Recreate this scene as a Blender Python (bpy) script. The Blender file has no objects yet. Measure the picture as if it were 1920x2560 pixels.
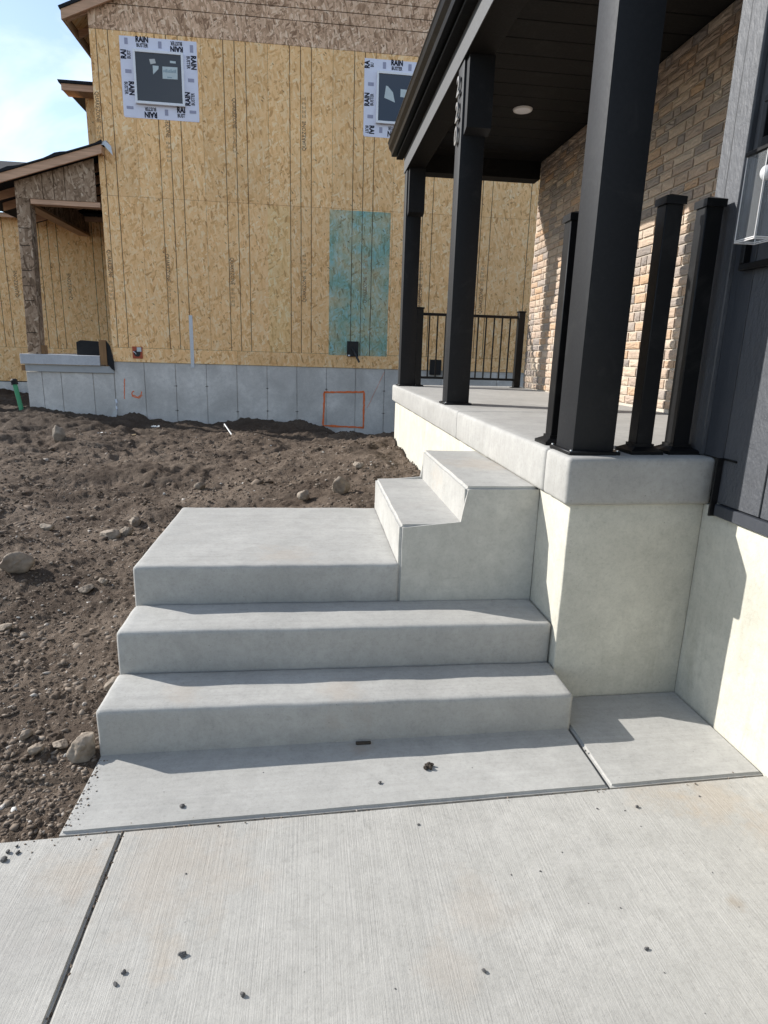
import bpy, bmesh, math, random
import numpy as np
from mathutils import Vector, Matrix, noise as mnoise

random.seed(7)
np.random.seed(7)
sc = bpy.context.scene
COL = sc.collection

# ------------------------------------------------------------------ camera
CAM = (-0.6025, -2.1822, 1.4971)
YAW, PITCH, ROLL, FPX = 0.1209, -0.2452, 0.0301, 1551.58
cd = bpy.data.cameras.new('camera')
cam = bpy.data.objects.new('camera', cd)
COL.objects.link(cam)
cy, sy, cp, sp, cr, sr = math.cos(YAW), math.sin(YAW), math.cos(PITCH), math.sin(PITCH), math.cos(ROLL), math.sin(ROLL)
rt0 = Vector((cy, -sy, 0)); fw = Vector((sy*cp, cy*cp, sp)); up0 = rt0.cross(fw)
rt = cr*rt0 + sr*up0; up = -sr*rt0 + cr*up0
cam.matrix_world = Matrix(((rt.x, up.x, -fw.x, CAM[0]), (rt.y, up.y, -fw.y, CAM[1]), (rt.z, up.z, -fw.z, CAM[2]), (0, 0, 0, 1)))
cd.sensor_fit = 'HORIZONTAL'; cd.sensor_width = 36.0
cd.lens = 36.0*FPX/1920.0
cd.clip_start = 0.02; cd.clip_end = 2000
sc.camera = cam

# ------------------------------------------------------------------ sky, sun, exposure
SUN = Vector((1.58, -0.765, -1.0)).normalized()          # direction the light travels
ELEV = math.asin(-SUN.z)
AZ = math.atan2(-SUN.x, -SUN.y)                          # compass angle of the sun from +Y
w = bpy.data.worlds.new('World'); sc.world = w; w.use_nodes = True
nt = w.node_tree; nt.nodes.clear()
wo = nt.nodes.new('ShaderNodeOutputWorld'); bg = nt.nodes.new('ShaderNodeBackground')
sky = nt.nodes.new('ShaderNodeTexSky'); sky.sky_type = 'NISHITA'; sky.sun_disc = False
sky.sun_elevation = ELEV; sky.sun_rotation = AZ; sky.air_density = 1.0; sky.dust_density = 0.4; sky.ozone_density = 1.0
tc = nt.nodes.new('ShaderNodeTexCoord'); mp = nt.nodes.new('ShaderNodeMapping'); mp.inputs['Scale'].default_value = (2.2, 2.2, 5.0)
cn = nt.nodes.new('ShaderNodeTexNoise'); cn.inputs['Scale'].default_value = 1.6; cn.inputs['Detail'].default_value = 7; cn.inputs['Roughness'].default_value = 0.55; cn.inputs['Distortion'].default_value = 0.6
crp = nt.nodes.new('ShaderNodeValToRGB'); crp.color_ramp.elements[0].position = 0.47; crp.color_ramp.elements[1].position = 0.70; crp.color_ramp.elements[0].color = (0.10, 0.10, 0.10, 1)
crp.color_ramp.elements[1].color = (0.85, 0.85, 0.85, 1)
mx = nt.nodes.new('ShaderNodeMixRGB'); mx.inputs[2].default_value = (5.7, 6.3, 7.3, 1)
nt.links.new(tc.outputs['Generated'], mp.inputs['Vector']); nt.links.new(mp.outputs[0], cn.inputs['Vector'])
nt.links.new(cn.outputs['Fac'], crp.inputs[0]); nt.links.new(crp.outputs[0], mx.inputs[0])
nt.links.new(sky.outputs[0], mx.inputs[1]); nt.links.new(mx.outputs[0], bg.inputs[0])
bg.inputs[1].default_value = 0.114
nt.links.new(bg.outputs[0], wo.inputs[0])
sl = bpy.data.lights.new('sun', 'SUN'); sl.energy = 4.0; sl.angle = math.radians(0.53); sl.color = (1.0, 0.972, 0.935)
so = bpy.data.objects.new('sun', sl); COL.objects.link(so)
so.rotation_euler = SUN.to_track_quat('-Z', 'Y').to_euler(); so.location = (-8, 4, 8)
sc.view_settings.view_transform = 'Standard'; sc.view_settings.look = 'None'
sc.view_settings.gamma = 1.0; sc.view_settings.use_curve_mapping = False
sc.view_settings.exposure = 0.90

# ------------------------------------------------------------------ node helpers
class NT:
    def __init__(s, name):
        s.m = bpy.data.materials.new(name); s.m.use_nodes = True
        s.t = s.m.node_tree; s.t.nodes.clear()
        s.out = s.t.nodes.new('ShaderNodeOutputMaterial'); s.b = s.t.nodes.new('ShaderNodeBsdfPrincipled')
        s.t.links.new(s.b.outputs[0], s.out.inputs[0])
        s.geo = s.t.nodes.new('ShaderNodeNewGeometry')
        s.pos = s.geo.outputs['Position']
    def n(s, typ, **kw):
        nd = s.t.nodes.new('ShaderNode'+typ)
        for k, v in kw.items():
            if k in ('i',):
                for kk, vv in v.items(): s.set(nd.inputs[kk], vv)
            else: setattr(nd, k, v)
        return nd
    def set(s, sock, v):
        if hasattr(v, 'is_linked') or isinstance(v, bpy.types.NodeSocket): s.t.links.new(v, sock)
        else: sock.default_value = v
    def noise(s, scale, detail=4, rough=.55, vec=None, dist=0):
        return s.n('TexNoise', i={'Vector': vec or s.pos, 'Scale': scale, 'Detail': detail, 'Roughness': rough, 'Distortion': dist}).outputs['Fac']
    def map(s, scale=(1, 1, 1), rot=(0, 0, 0), loc=(0, 0, 0), vec=None):
        return s.n('Mapping', i={'Vector': vec or s.pos, 'Scale': scale, 'Rotation': rot, 'Location': loc}).outputs[0]
    def ramp(s, fac, stops, mode='LINEAR'):
        r = s.n('ValToRGB'); cr_ = r.color_ramp; cr_.interpolation = mode
        while len(cr_.elements) < len(stops): cr_.elements.new(0.5)
        for e, (p, c) in zip(cr_.elements, stops):
            e.position = p; e.color = (c, c, c, 1) if isinstance(c, (int, float)) else (*c, 1)
        s.t.links.new(fac, r.inputs[0]); return r.outputs[0]
    def mix(s, fac, a, b, mode='MIX'):
        m = s.n('MixRGB', blend_type=mode)
        for k, v in enumerate((fac, a, b)):
            if isinstance(v, tuple): v = (*v, 1)
            s.set(m.inputs[k], v)
        return m.outputs[0]
    def math(s, op, a, b=0.0, c=None):
        m = s.n('Math', operation=op); s.set(m.inputs[0], a); s.set(m.inputs[1], b)
        if c is not None: s.set(m.inputs[2], c)
        return m.outputs[0]
    def xyz(s, vec=None):
        q = s.n('SeparateXYZ'); s.t.links.new(vec or s.pos, q.inputs[0]); return q.outputs
    def col(s, c):
        s.set(s.b.inputs['Base Color'], (*c, 1) if isinstance(c, tuple) else c)
    def bump(s, h, strength=.3, dist=.01):
        b = s.n('Bump', i={'Strength': strength, 'Distance': dist, 'Height': h}); s.t.links.new(b.outputs[0], s.b.inputs['Normal'])
    def fin(s, rough=.8, spec=.3, metal=0):
        s.set(s.b.inputs['Roughness'], rough); s.b.inputs['Specular IOR Level'].default_value = spec; s.b.inputs['Metallic'].default_value = metal
        return s.m

def spot(t, x, y, r, nz):                                # soft irregular patch mask around a ground point
    q = t.xyz()
    dx = t.math('MULTIPLY', t.math('SUBTRACT', q[0], x), 1/r); dy = t.math('MULTIPLY', t.math('SUBTRACT', q[1], y), 1/r)
    d = t.math('SQRT', t.math('ADD', t.math('MULTIPLY', dx, dx), t.math('MULTIPLY', dy, dy)))
    d = t.math('ADD', d, t.math('MULTIPLY', t.math('SUBTRACT', nz, .5), 3.0))
    return t.ramp(d, [(0.25, 1.0), (1.0, 0.0)])

def concrete(name, base, var=.10, broom=None, stains=(), cool=0, bump=.25, speck=.5, big=1.3, rough=.85):
    t = NT(name)
    n1 = t.noise(big, 5, .6, dist=.4); n2 = t.noise(14, 6, .6); n3 = t.noise(230, 3, .7); n4 = t.noise(70, 3, .6)
    c = t.mix(t.ramp(n1, [(.3, 0.0), (.7, 1.0)]), tuple(b*(1-var) for b in base), tuple(min(1, b*(1+var*.7)) for b in base))
    c = t.mix(t.ramp(n2, [(.40, 0.0), (.72, .6)]), c, tuple(b*.82 for b in base))
    wet = t.noise(2.6, 6, .7, vec=t.map(loc=(5.3, 1.7, 2.2)), dist=1.2)
    c = t.mix(t.ramp(wet, [(.52, 0.0), (.60, .22), (.75, .40)]), c, (base[0]*.80, base[1]*.80, base[2]*.79))
    pale = t.noise(6.0, 6, .72, vec=t.map(loc=(1.3, 7.7, 4.2)), dist=.8)
    c = t.mix(t.ramp(pale, [(.54, 0.0), (.70, .22)]), c, tuple(min(1, b*1.22) for b in base))
    c = t.mix(.55*speck, c, t.ramp(n3, [(.28, .42), (.46, .95), (.75, 1.05)]), 'MULTIPLY')
    c = t.mix(.5*speck, c, t.ramp(n4, [(.30, .60), (.47, .98), (.7, 1.10)]), 'MULTIPLY')
    mott = t.noise(26, 5, .75, vec=t.map(loc=(4.1, 2.7, 8.8))); c = t.mix(.34, c, t.ramp(mott, [(.30, .80), (.5, 1.0), (.68, 1.10)]), 'MULTIPLY')
    sm = t.noise(1.0, 5, .7, vec=t.map((7, 7, 34), loc=(2.2, 6.1, .4)), dist=.7); c = t.mix(t.ramp(sm, [(.63, 0.0), (.74, .42)]), c, tuple(b*.62 for b in base))
    sp = t.noise(21, 4, .8, vec=t.map(loc=(8.2, 3.1, 5.4)), dist=1.5); c = t.mix(t.ramp(sp, [(.71, 0.0), (.77, .35)]), c, tuple(b*.5 for b in base))
    # air holes and grit
    vo = t.n('TexVoronoi', i={'Vector': t.pos, 'Scale': 34.0})
    pit = t.math('MULTIPLY', t.ramp(vo.outputs['Distance'], [(.045, 1.0), (.10, 0.0)]), t.ramp(t.xyz(vo.outputs['Color'])[0], [(.91, 0.0), (.915, 1.0)]))
    c = t.mix(t.math('MULTIPLY', pit, .55), c, (.10, .095, .09))
    h = t.math('ADD', t.math('MULTIPLY', n3, .5), t.math('MULTIPLY', n4, .5))
    if broom:
        sc_ = (190, 3.0, 3.0) if broom == 'y' else (3.0, 190, 3.0)
        br = t.noise(1.0, 4, .7, vec=t.map(sc_)); sc2 = tuple(v*.28 for v in sc_)
        br2 = t.noise(1.0, 3, .6, vec=t.map(sc2))
        bm_ = t.ramp(t.noise(1.7, 4, .6, vec=t.map(loc=(9, 4, 0))), [(.35, .08), (.65, .52)])
        c = t.mix(bm_, c, t.ramp(br, [(.28, .86), (.5, .98), (.7, 1.02)]), 'MULTIPLY')
        c = t.mix(.5, c, t.ramp(br2, [(.3, .88), (.65, 1.02)]), 'MULTIPLY')
        h = t.math('ADD', h, t.math('MULTIPLY', br, 1.3))
    ns = t.noise(9, 5, .65)
    for (x, y, r, sc3, a) in stains:
        c = t.mix(t.math('MULTIPLY', spot(t, x, y, r, ns), a), c, sc3)
    t.col(c); t.bump(h, bump, .004)
    return t.fin(rough, .25)

M = {}
RUST = (.37, .25, .13); TAN = (.37, .30, .23)
M['driveway'] = concrete('driveway_concrete', (.405, .387, .348), .12, 'y', [(-.98, -.84, .08, RUST, .17), (-1.32, -.56, .12, RUST, .15), (-1.0, -.55, .3, TAN, .28), (.82, -.44, .15, RUST, .22), (.63, -.42, .12, RUST, .2), (.6, -.86, .035, (.27, .22, .16), .5), (-.13, -.78, .12, TAN, .2), (-.25, -.98, .1, TAN, .2), (.92, -.62, .1, TAN, .35), (-1.5, -.8, .3, (.29, .27, .25), .25)], bump=.4)
M['step'] = concrete('step_concrete', (.385, .373, .343), .14, 'x', [(-.72, .78, .16, TAN, .25), (-.5, .1, .1, TAN, .3), (-1.1, .12, .1, TAN, .25), (.32, 1.25, .25, TAN, .35), (-.05, 1.0, .12, (.36, .33, .30), .25), (-.4, -.05, .06, (.30, .25, .2), .5)], bump=.22, speck=.45)
M['cheek'] = concrete('stair_block_concrete', (.475, .458, .405), .13, None, [], bump=.2, big=2.0, speck=.4)
M['stucco'] = concrete('plastered_foundation', (.52, .495, .415), .12, None, [], bump=.35, big=2.3, speck=.5)
def streaks(m):                                          # run-down water stains on the plaster
    t = NT.__new__(NT); t.m = m; t.t = m.node_tree; t.b = next(n for n in t.t.nodes if n.type == 'BSDF_PRINCIPLED'); t.geo = next(n for n in t.t.nodes if n.type == 'NEW_GEOMETRY'); t.pos = t.geo.outputs['Position']
    l = t.b.inputs['Base Color'].links[0].from_socket
    a = t.noise(1.0, 5, .65, vec=t.map((9, 9, 1.6)), dist=.5); k = t.noise(1.6, 4, .6)
    c = t.mix(t.math('MULTIPLY', t.ramp(a, [(.50, 0.0), (.70, .55)]), t.ramp(k, [(.4, 0.0), (.65, 1.0)])), l, (.27, .255, .20))
    t.col(c)
streaks(M['stucco'])
M['slab'] = concrete('porch_slab_concrete', (.375, .363, .336), .14, 'x', [], bump=.2, big=2.2, speck=.45)
M['found'] = concrete('poured_foundation', (.62, .59, .545), .30, None, [], bump=.3, big=1.6, speck=.5)
M['ledge'] = concrete('new_ledge_concrete', (.52, .525, .535), .10, None, [], bump=.2, big=2, speck=.4)

def simple(name, c, rough=.6, spec=.4, metal=0, var=.12, scale=20, bump=0, bscale=120):
    t = NT(name); n1 = t.noise(scale, 4)
    t.col(t.mix(n1, tuple(v*(1-var) for v in c), tuple(v*(1+var) for v in c)))
    if bump: t.bump(t.noise(bscale, 4, .6), bump, .003)
    return t.fin(rough, spec, metal)

def black_paint(name, c, rough, bump=0.0, stretch=None, spec=.5):
    t = NT(name); v = t.map(stretch) if stretch else t.pos
    n1 = t.noise(3.0, 4); n2 = t.noise(1.0 if stretch else 60, 5, .65, vec=v)
    t.col(t.mix(n1, tuple(q*.75 for q in c), tuple(q*1.3 for q in c)))
    dust = t.noise(5, 6, .7, vec=t.map(loc=(3, 1, 2)), dist=1.0)
    t.col(t.mix(t.ramp(dust, [(.55, 0.0), (.78, .12)]), t.b.inputs['Base Color'].links[0].from_socket, (.12, .115, .105)))
    if bump: t.bump(n2, bump, .006)
    t.set(t.b.inputs['Roughness'], t.ramp(n2, [(.2, rough-.07), (.8, rough+.09)]))
    t.b.inputs['Specular IOR Level'].default_value = spec
    return t.m
M['black'] = black_paint('black_post_paint', (.0050, .0056, .0070), .62, spec=.34)
M['satin'] = black_paint('black_powder_coat', (.0032, .0032, .0036), .42, spec=.30)
M['fascia'] = black_paint('sunlit_fascia_paint', (.020, .021, .023), .70, spec=.95)  # lighter, shinier copy of the black paint for the beam's sunlit side
M['gutter'] = black_paint('black_gutter_metal', (.003, .003, .003), .40, spec=.13)
M['ceil'] = black_paint('black_ceiling_vinyl', (.006, .0055, .005), .65, spec=.2)
M['siding'] = black_paint('charcoal_textured_siding', (.040, .043, .050), .60, 1.0, (46, 46, 22), spec=.8)
M['siding2'] = black_paint('charcoal_smooth_trim', (.030, .033, .040), .58, .4, (60, 60, 14), spec=.5)
M['shingle'] = simple('black_shingle', (.018, .019, .022), .9, .2, 0, .4, 30, .5, 60)
M['dark'] = simple('dark_gap', (.018, .016, .014), .95, .1)
M['steel'] = simple('brushed_steel', (.50, .50, .50), .35, .5, 1)
M['galv'] = simple('galvanised_strap', (.55, .57, .60), .5, .5, .4, .15, 60)
M['white'] = simple('white_vinyl', (.78, .78, .80), .4, .5, 0, .03)
M['tape'] = simple('white_flashing_tape', (.74, .74, .84), .55, .3, 0, .08, 6, .15, 30)
M['ink'] = simple('black_ink', (.018, .018, .03), .7, .2)
M['ink2'] = simple('faded_grey_ink', (.34, .34, .44), .7, .2)
M['stamp'] = simple('brown_stamp_ink', (.20, .14, .09), .9, .1, 0, .5, 40)
M['stamp2'] = simple('faint_stamp_ink', (.42, .29, .16), .9, .1, 0, .4, 40)
M['orange'] = simple('orange_marking_paint', (.80, .19, .065), .8, .2, 0, .35, 40)
M['red'] = simple('red_plastic', (.40, .075, .03), .5, .4)
M['blackplastic'] = simple('black_plastic', (.012, .012, .013), .5, .4)
M['tar'] = simple('black_building_paper', (.012, .012, .013), .7, .3, 0, .4, 8, .4, 15)
M['green'] = simple('green_pipe', (.06, .30, .14), .45, .4)
M['paper'] = simple('paper_sticker', (.52, .58, .58), .6, .3)
M['paper2'] = simple('paper_sticker_print', (.28, .36, .40), .6, .3)
M['litter'] = simple('white_plastic_scrap', (.52, .52, .50), .5, .4)
M['peb'] = simple('dark_gravel_chip', (.10, .095, .09), .85, .3, 0, .4, 80, .4, 200)
M['lens'] = simple('frosted_light_lens', (.62, .60, .58), .5, .4)
M['drydirt'] = simple('dried_mud', (.055, .045, .036), .95, .1, 0, .5, 120, .6, 200)
M['joint'] = simple('gritty_joint_fill', (.20, .183, .16), .95, .1, 0, .6, 160, 1.0, 160)
M['formboard'] = simple('grey_form_board', (.40, .405, .40), .8, .2, 0, .12, 9)

def lumber(name, c, axis='x', v=.2):
    t = NT(name); s_ = {'x': (1.6, 40, 40), 'y': (40, 1.6, 40), 'z': (40, 40, 1.6)}[axis]
    g = t.noise(1.0, 5, .6, vec=t.map(s_), dist=.6); k = t.noise(2.3, 2)
    cc = t.mix(t.ramp(g, [(.3, 0.0), (.7, 1.0)]), tuple(q*(1-v) for q in c), tuple(q*(1+v) for q in c))
    cc = t.mix(t.ramp(k, [(.5, 0.0), (.8, .5)]), cc, tuple(q*.7 for q in c))
    vo = t.n('TexVoronoi', i={'Vector': t.pos, 'Scale': 3.2})
    cc = t.mix(t.ramp(vo.outputs['Distance'], [(.04, .7), (.09, 0.0)]), cc, tuple(q*.35 for q in c))
    t.col(cc); t.bump(g, .2, .003); return t.fin(.85, .2)
M['lumber'] = lumber('pine_fascia_board', (.58, .36, .235), 'x')
M['lumber_y'] = lumber('pine_rafter', (.48, .30, .18), 'y')
M['plywood'] = lumber('brown_board', (.27, .155, .075), 'z')
M['lath'] = lumber('pale_lath', (.62, .47, .28), 'x')

def osb(name, stops, lines=None, off=0.0, period=1.216, tint=None, flake=1.0):
    t = NT(name)
    flat = t.map((1, 0, 1)); q = t.xyz()
    yflat = t.n('CombineXYZ'); t.set(yflat.inputs[0], t.math('ADD', q[0], q[1])); t.set(yflat.inputs[2], q[2]); flat = yflat.outputs[0]
    wob = t.n('TexNoise', i={'Vector': flat, 'Scale': 3.0, 'Detail': 2.0}).outputs['Color']
    flat2 = t.mix(.012, flat, wob, 'ADD')
    sh = None
    for k, (a, sx, sz, thr) in enumerate([(.15, 26, 9, 0), (1.1, 30, 8, .45), (-.75, 28, 8, .5), (1.5, 34, 9, .62), (.55, 32, 9, .55), (-.25, 24, 6.5, .55), (-1.05, 34, 9, .66), (.2, 38, 10, .62)]):
        v = t.map((sx*flake, 1, sz*flake), vec=t.map(rot=(0, a, 0), loc=(k*3.1, 0, k*1.7), vec=flat2))
        vo = t.n('TexVoronoi', i={'Vector': v, 'Scale': 1.0, 'Randomness': 1.0})
        cxyz = t.xyz(vo.outputs['Color'])
        if sh is None: sh = cxyz[0]
        else: sh = t.mix(t.math('GREATER_THAN', cxyz[1], thr), sh, cxyz[0])
    grain = t.noise(1.0, 4, .6, vec=t.map((60, 60, 18)))
    val = t.mix(.14, sh, grain)
    c = t.ramp(val, stops)
    bigv = t.noise(.9, 3); c = t.mix(.5, c, t.ramp(bigv, [(.3, .93), (.7, 1.06)]), 'MULTIPLY')
    mid = t.noise(4.5, 4, .6); c = t.mix(.5, c, t.ramp(mid, [(.3, .90), (.65, 1.06)]), 'MULTIPLY')
    c = t.mix(1.0, c, t.ramp(t.n('ObjectInfo').outputs['Random'], [(0, .95), (1, 1.07)]), 'MULTIPLY')
    # fine dark chips
    vo = t.n('TexVoronoi', i={'Vector': t.map((16, 1, 5), vec=t.map(rot=(0, .9, 0), vec=flat2)), 'Scale': 1.0})
    chip = t.math('MULTIPLY', t.ramp(vo.outputs['Distance'], [(.10, 1.0), (.18, 0.0)]), t.math('GREATER_THAN', t.xyz(vo.outputs['Color'])[2], .86))
    c = t.mix(t.math('MULTIPLY', chip, .75), c, (.085, .05, .026))
    if tint: c = t.mix(t.math('MULTIPLY', t.ramp(t.noise(1.6, 4, .6, vec=t.map(loc=(2, 0, 6))), [(.3, .50), (.62, 1.0)]), tint[1]), c, t.mix(1.0, c, tint[0], 'MULTIPLY'))
    if lines:
        src = q[0] if lines == 'x' else q[2]
        src = t.math('ADD', src, t.math('MULTIPLY', t.math('SUBTRACT', t.noise(1.3, 2), .5), .008))
        fr = t.math('FRACT', t.math('ADD', t.math('MULTIPLY', t.math('SUBTRACT', src, off), 1/period), 40.0))
        lm = None
        for f in (1/3, .5, 2/3):
            l = t.math('LESS_THAN', t.math('ABSOLUTE', t.math('SUBTRACT', fr, f)), .0062/period*1.216)
            lm = l if lm is None else t.math('MAXIMUM', lm, l)
        fade = t.ramp(t.noise(2.2, 3), [(.25, .55), (.5, .92)])
        c = t.mix(t.math('MULTIPLY', lm, fade), c, (.060, .034, .018))
    t.col(c); t.bump(sh, .10, .003); return t.fin(.85, .2)
TANS = [(.03, (.47, .245, .098)), (.15, (.75, .425, .178)), (.38, (.89, .540, .250)), (.70, (.92, .59, .295)), (.86, (.94, .66, .37)), (1.0, (.96, .75, .48))]
BRNS = [(.05, (.24, .14, .085)), (.25, (.46, .285, .175)), (.55, (.64, .41, .265)), (.8, (.76, .52, .35)), (1.0, (.92, .72, .53))]
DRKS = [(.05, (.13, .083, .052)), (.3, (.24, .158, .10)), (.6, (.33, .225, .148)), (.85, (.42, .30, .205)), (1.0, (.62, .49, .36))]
M['osb'] = osb('osb_sheathing', TANS, 'x', -3.84)
M['osb_plain'] = osb('osb_rim_strip', TANS)
M['osb_gable'] = osb('osb_gable_sheathing', BRNS, 'z', 7.057)
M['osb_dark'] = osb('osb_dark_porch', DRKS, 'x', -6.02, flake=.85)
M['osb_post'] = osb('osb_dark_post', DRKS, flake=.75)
M['osb_green'] = osb('osb_green_coat', TANS, 'x', -3.84, tint=((.17, .66, 1.20), .88))
M['osb_faint'] = osb('osb_faint_green', TANS, 'x', -3.84, tint=((.86, .97, .92), .6))

def brick_mat(name, island):
    t = NT(name)
    if island: r = t.geo.outputs['Random Per Island']
    else: r = t.n('ObjectInfo').outputs['Random']
    c = t.ramp(r, [(0, (.50, .40, .315)), (.14, (.33, .30, .28)), (.27, (.58, .48, .385)), (.38, (.43, .355, .30)), (.5, (.54, .39, .265)), (.57, (.27, .25, .24)), (.64, (.60, .52, .43)), (.78, (.37, .335, .31)), (.88, (.52, .42, .34)), (.96, (.55, .385, .25))], 'CONSTANT')
    n1 = t.noise(9, 5, .65); n2 = t.noise(45, 4, .7)
    c = t.mix(1.0, c, (.88, .82, .76), 'MULTIPLY')
    c = t.mix(t.ramp(n1, [(.35, 0.0), (.75, .6)]), c, (.36, .29, .235)); c = t.mix(.5, c, t.ramp(n2, [(.3, .68), (.65, 1.1)]), 'MULTIPLY')
    t.col(c); t.bump(t.math('ADD', n1, n2), .6, .012); return t.fin(.9, .2)
M['brick'] = brick_mat('rock_face_brick', False); M['brick_i'] = brick_mat('rock_face_brick_far', True)
M['mortar'] = simple('pale_mortar', (.48, .42, .345), .95, .1, 0, .15, 60, .4, 200)

def dirt():
    t = NT('bare_dirt')
    n0 = t.noise(.7, 4); n1 = t.noise(5, 6, .65); n2 = t.noise(40, 5, .7); n3 = t.noise(170, 4, .7)
    c = t.mix(t.ramp(n0, [(.3, 0.0), (.7, 1.0)]), (.120, .087, .062), (.165, .125, .092))
    c = t.mix(t.ramp(n1, [(.35, 0.0), (.7, .85)]), c, (.185, .143, .108))
    damp = t.noise(1.1, 5, .65, vec=t.map((1, 1.6, 1), loc=(3, 8, 0)), dist=.8)
    c = t.mix(t.ramp(damp, [(.42, 0.0), (.62, .85)]), c, (.070, .050, .036))
    shade_damp = t.math('ADD', t.xyz()[1], t.math('MULTIPLY', t.math('SUBTRACT', t.noise(.9, 5, .65, vec=t.map(loc=(7, 7, 0))), .5), 5.0))
    c = t.mix(t.ramp(t.math('MULTIPLY', shade_damp, .1), [(.80, 0.0), (.92, .55)]), c, (.060, .045, .034))  # house's shadow band on the far dirt put into the colour, partly damp soil
    c = t.mix(.75, c, t.ramp(n2, [(.3, .55), (.6, 1.1)]), 'MULTIPLY'); c = t.mix(.6, c, t.ramp(n3, [(.3, .55), (.62, 1.15)]), 'MULTIPLY')
    t.col(c); t.bump(t.math('ADD', t.math('MULTIPLY', n2, 1.0), t.math('MULTIPLY', n3, .5)), .9, .02); return t.fin(.95, .12)
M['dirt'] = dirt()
def stone(name, island):
    t = NT(name); r = t.geo.outputs['Random Per Island'] if island else t.n('ObjectInfo').outputs['Random']
    c = t.ramp(r, [(0, (.085, .062, .044)), (.4, (.15, .115, .086)), (.80, (.19, .150, .114)), (.94, (.24, .20, .16)), (.985, (.36, .32, .275)), (1, (.52, .50, .46))]) if island else t.ramp(r, [(0, (.24, .195, .15)), (1, (.33, .275, .215))])
    n1 = t.noise(30, 5, .65); n2 = t.noise(12, 4)
    c = t.mix(.7, c, t.ramp(n1, [(.3, .55), (.65, 1.15)]), 'MULTIPLY')
    if not island: c = t.mix(t.ramp(n2, [(.4, 0.0), (.7, .7)]), c, (.15, .117, .088))
    t.col(c); t.bump(n1, .6, .008); return t.fin(.9, .2)
M['stones'] = stone('dirt_stones', True); M['rock'] = stone('field_rock', False)
def glassm(name, c, rough=.08):
    t = NT(name); t.col(c); return t.fin(rough, .5)
M['pane1'] = glassm('window_glass_grey', (.055, .054, .055), .12); M['pane2'] = glassm('window_glass_blue', (.022, .034, .055), .12)
def clear():
    t = NT('clear_lantern_glass'); t.col((.9, .93, .95)); t.fin(.12, .5)
    tr = t.n('BsdfTransparent'); lw = t.n('LayerWeight', i={'Blend': .35}); ms = t.n('MixShader')
    t.set(ms.inputs[0], t.ramp(lw.outputs['Facing'], [(0, .03), (1, .22)])); t.t.links.new(tr.outputs[0], ms.inputs[1]); t.t.links.new(t.b.outputs[0], ms.inputs[2]); t.t.links.new(ms.outputs[0], t.out.inputs[0])
    return t.m
M['clear'] = clear(); M['bulb'] = simple('white_bulb', (.50, .50, .50), .3, .5)

# ------------------------------------------------------------------ mesh helpers
def world_of(o):
    l = Vector(o.location); p = o.parent
    while p: l = l + Vector(p.location); p = p.parent
    return l
def link(name, me, mat, parent=None, origin=None, smooth=None):
    """mesh given in world coordinates; gets its own origin, and its parent's place is taken off"""
    n = len(me.vertices)
    co = np.empty(n*3); me.vertices.foreach_get('co', co); co = co.reshape(-1, 3)
    if origin is None: origin = ((co[:, 0].min()+co[:, 0].max())/2, (co[:, 1].min()+co[:, 1].max())/2, co[:, 2].min())
    co -= np.array(origin); me.vertices.foreach_set('co', co.ravel()); me.update()
    if mat is not None: me.materials.append(M[mat] if isinstance(mat, str) else mat)
    if smooth is not None:
        me.polygons.foreach_set('use_smooth', [True]*len(me.polygons)); me.set_sharp_from_angle(angle=math.radians(smooth))
    o = bpy.data.objects.new(name, me); COL.objects.link(o)
    loc = Vector(origin)
    if parent: o.parent = parent; loc = loc - world_of(parent)
    o.location = loc
    return o
def bm_obj(name, bm, mat, parent=None, origin=None, smooth=None):
    bmesh.ops.recalc_face_normals(bm, faces=bm.faces)
    me = bpy.data.meshes.new(name); bm.to_mesh(me); bm.free(); return link(name, me, mat, parent, origin, smooth)
def empty(name, loc):
    o = bpy.data.objects.new(name, None); COL.objects.link(o); o.location = loc; o.empty_display_size = .1; return o
def tag(o, label=None, cat=None, group=None, kind=None):
    if label: o['label'] = label
    if cat: o['category'] = cat
    if group: o['group'] = group
    if kind: o['kind'] = kind
    return o
def box_bm(x0, x1, y0, y1, z0, z1, bev=0, seg=2, bm=None):
    own = bm is None
    b = bmesh.new()
    vs = [b.verts.new(p) for p in ((x0, y0, z0), (x1, y0, z0), (x1, y1, z0), (x0, y1, z0), (x0, y0, z1), (x1, y0, z1), (x1, y1, z1), (x0, y1, z1))]
    for f in ((0, 3, 2, 1), (4, 5, 6, 7), (0, 1, 5, 4), (1, 2, 6, 5), (2, 3, 7, 6), (3, 0, 4, 7)): b.faces.new([vs[i] for i in f])
    if bev: bmesh.ops.bevel(b, geom=list(b.edges), offset=bev, segments=seg, affect='EDGES', profile=.5)
    if own: return b
    me = bpy.data.meshes.new('t'); b.to_mesh(me); b.free(); bm.from_mesh(me); bpy.data.meshes.remove(me); return bm
def box(name, x0, x1, y0, y1, z0, z1, mat, parent=None, bev=.003, seg=1, smooth=40):
    return bm_obj(name, box_bm(x0, x1, y0, y1, z0, z1, bev, seg), mat, parent, None, smooth)
def prism_bm(prof, a0, a1, axis='y', bm=None):
    """profile polygon extruded along an axis; profile in (x,z) for y, (y,z) for x, (x,y) for z"""
    bm = bm or bmesh.new()
    P3 = {'y': lambda p, a: (p[0], a, p[1]), 'x': lambda p, a: (a, p[0], p[1]), 'z': lambda p, a: (p[0], p[1], a)}[axis]
    A = [bm.verts.new(P3(p, a0)) for p in prof]; B = [bm.verts.new(P3(p, a1)) for p in prof]
    bm.faces.new(A); bm.faces.new(B[::-1]); n = len(prof)
    for i in range(n): bm.faces.new((A[i], B[i], B[(i+1) % n], A[(i+1) % n]))
    return bm
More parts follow.
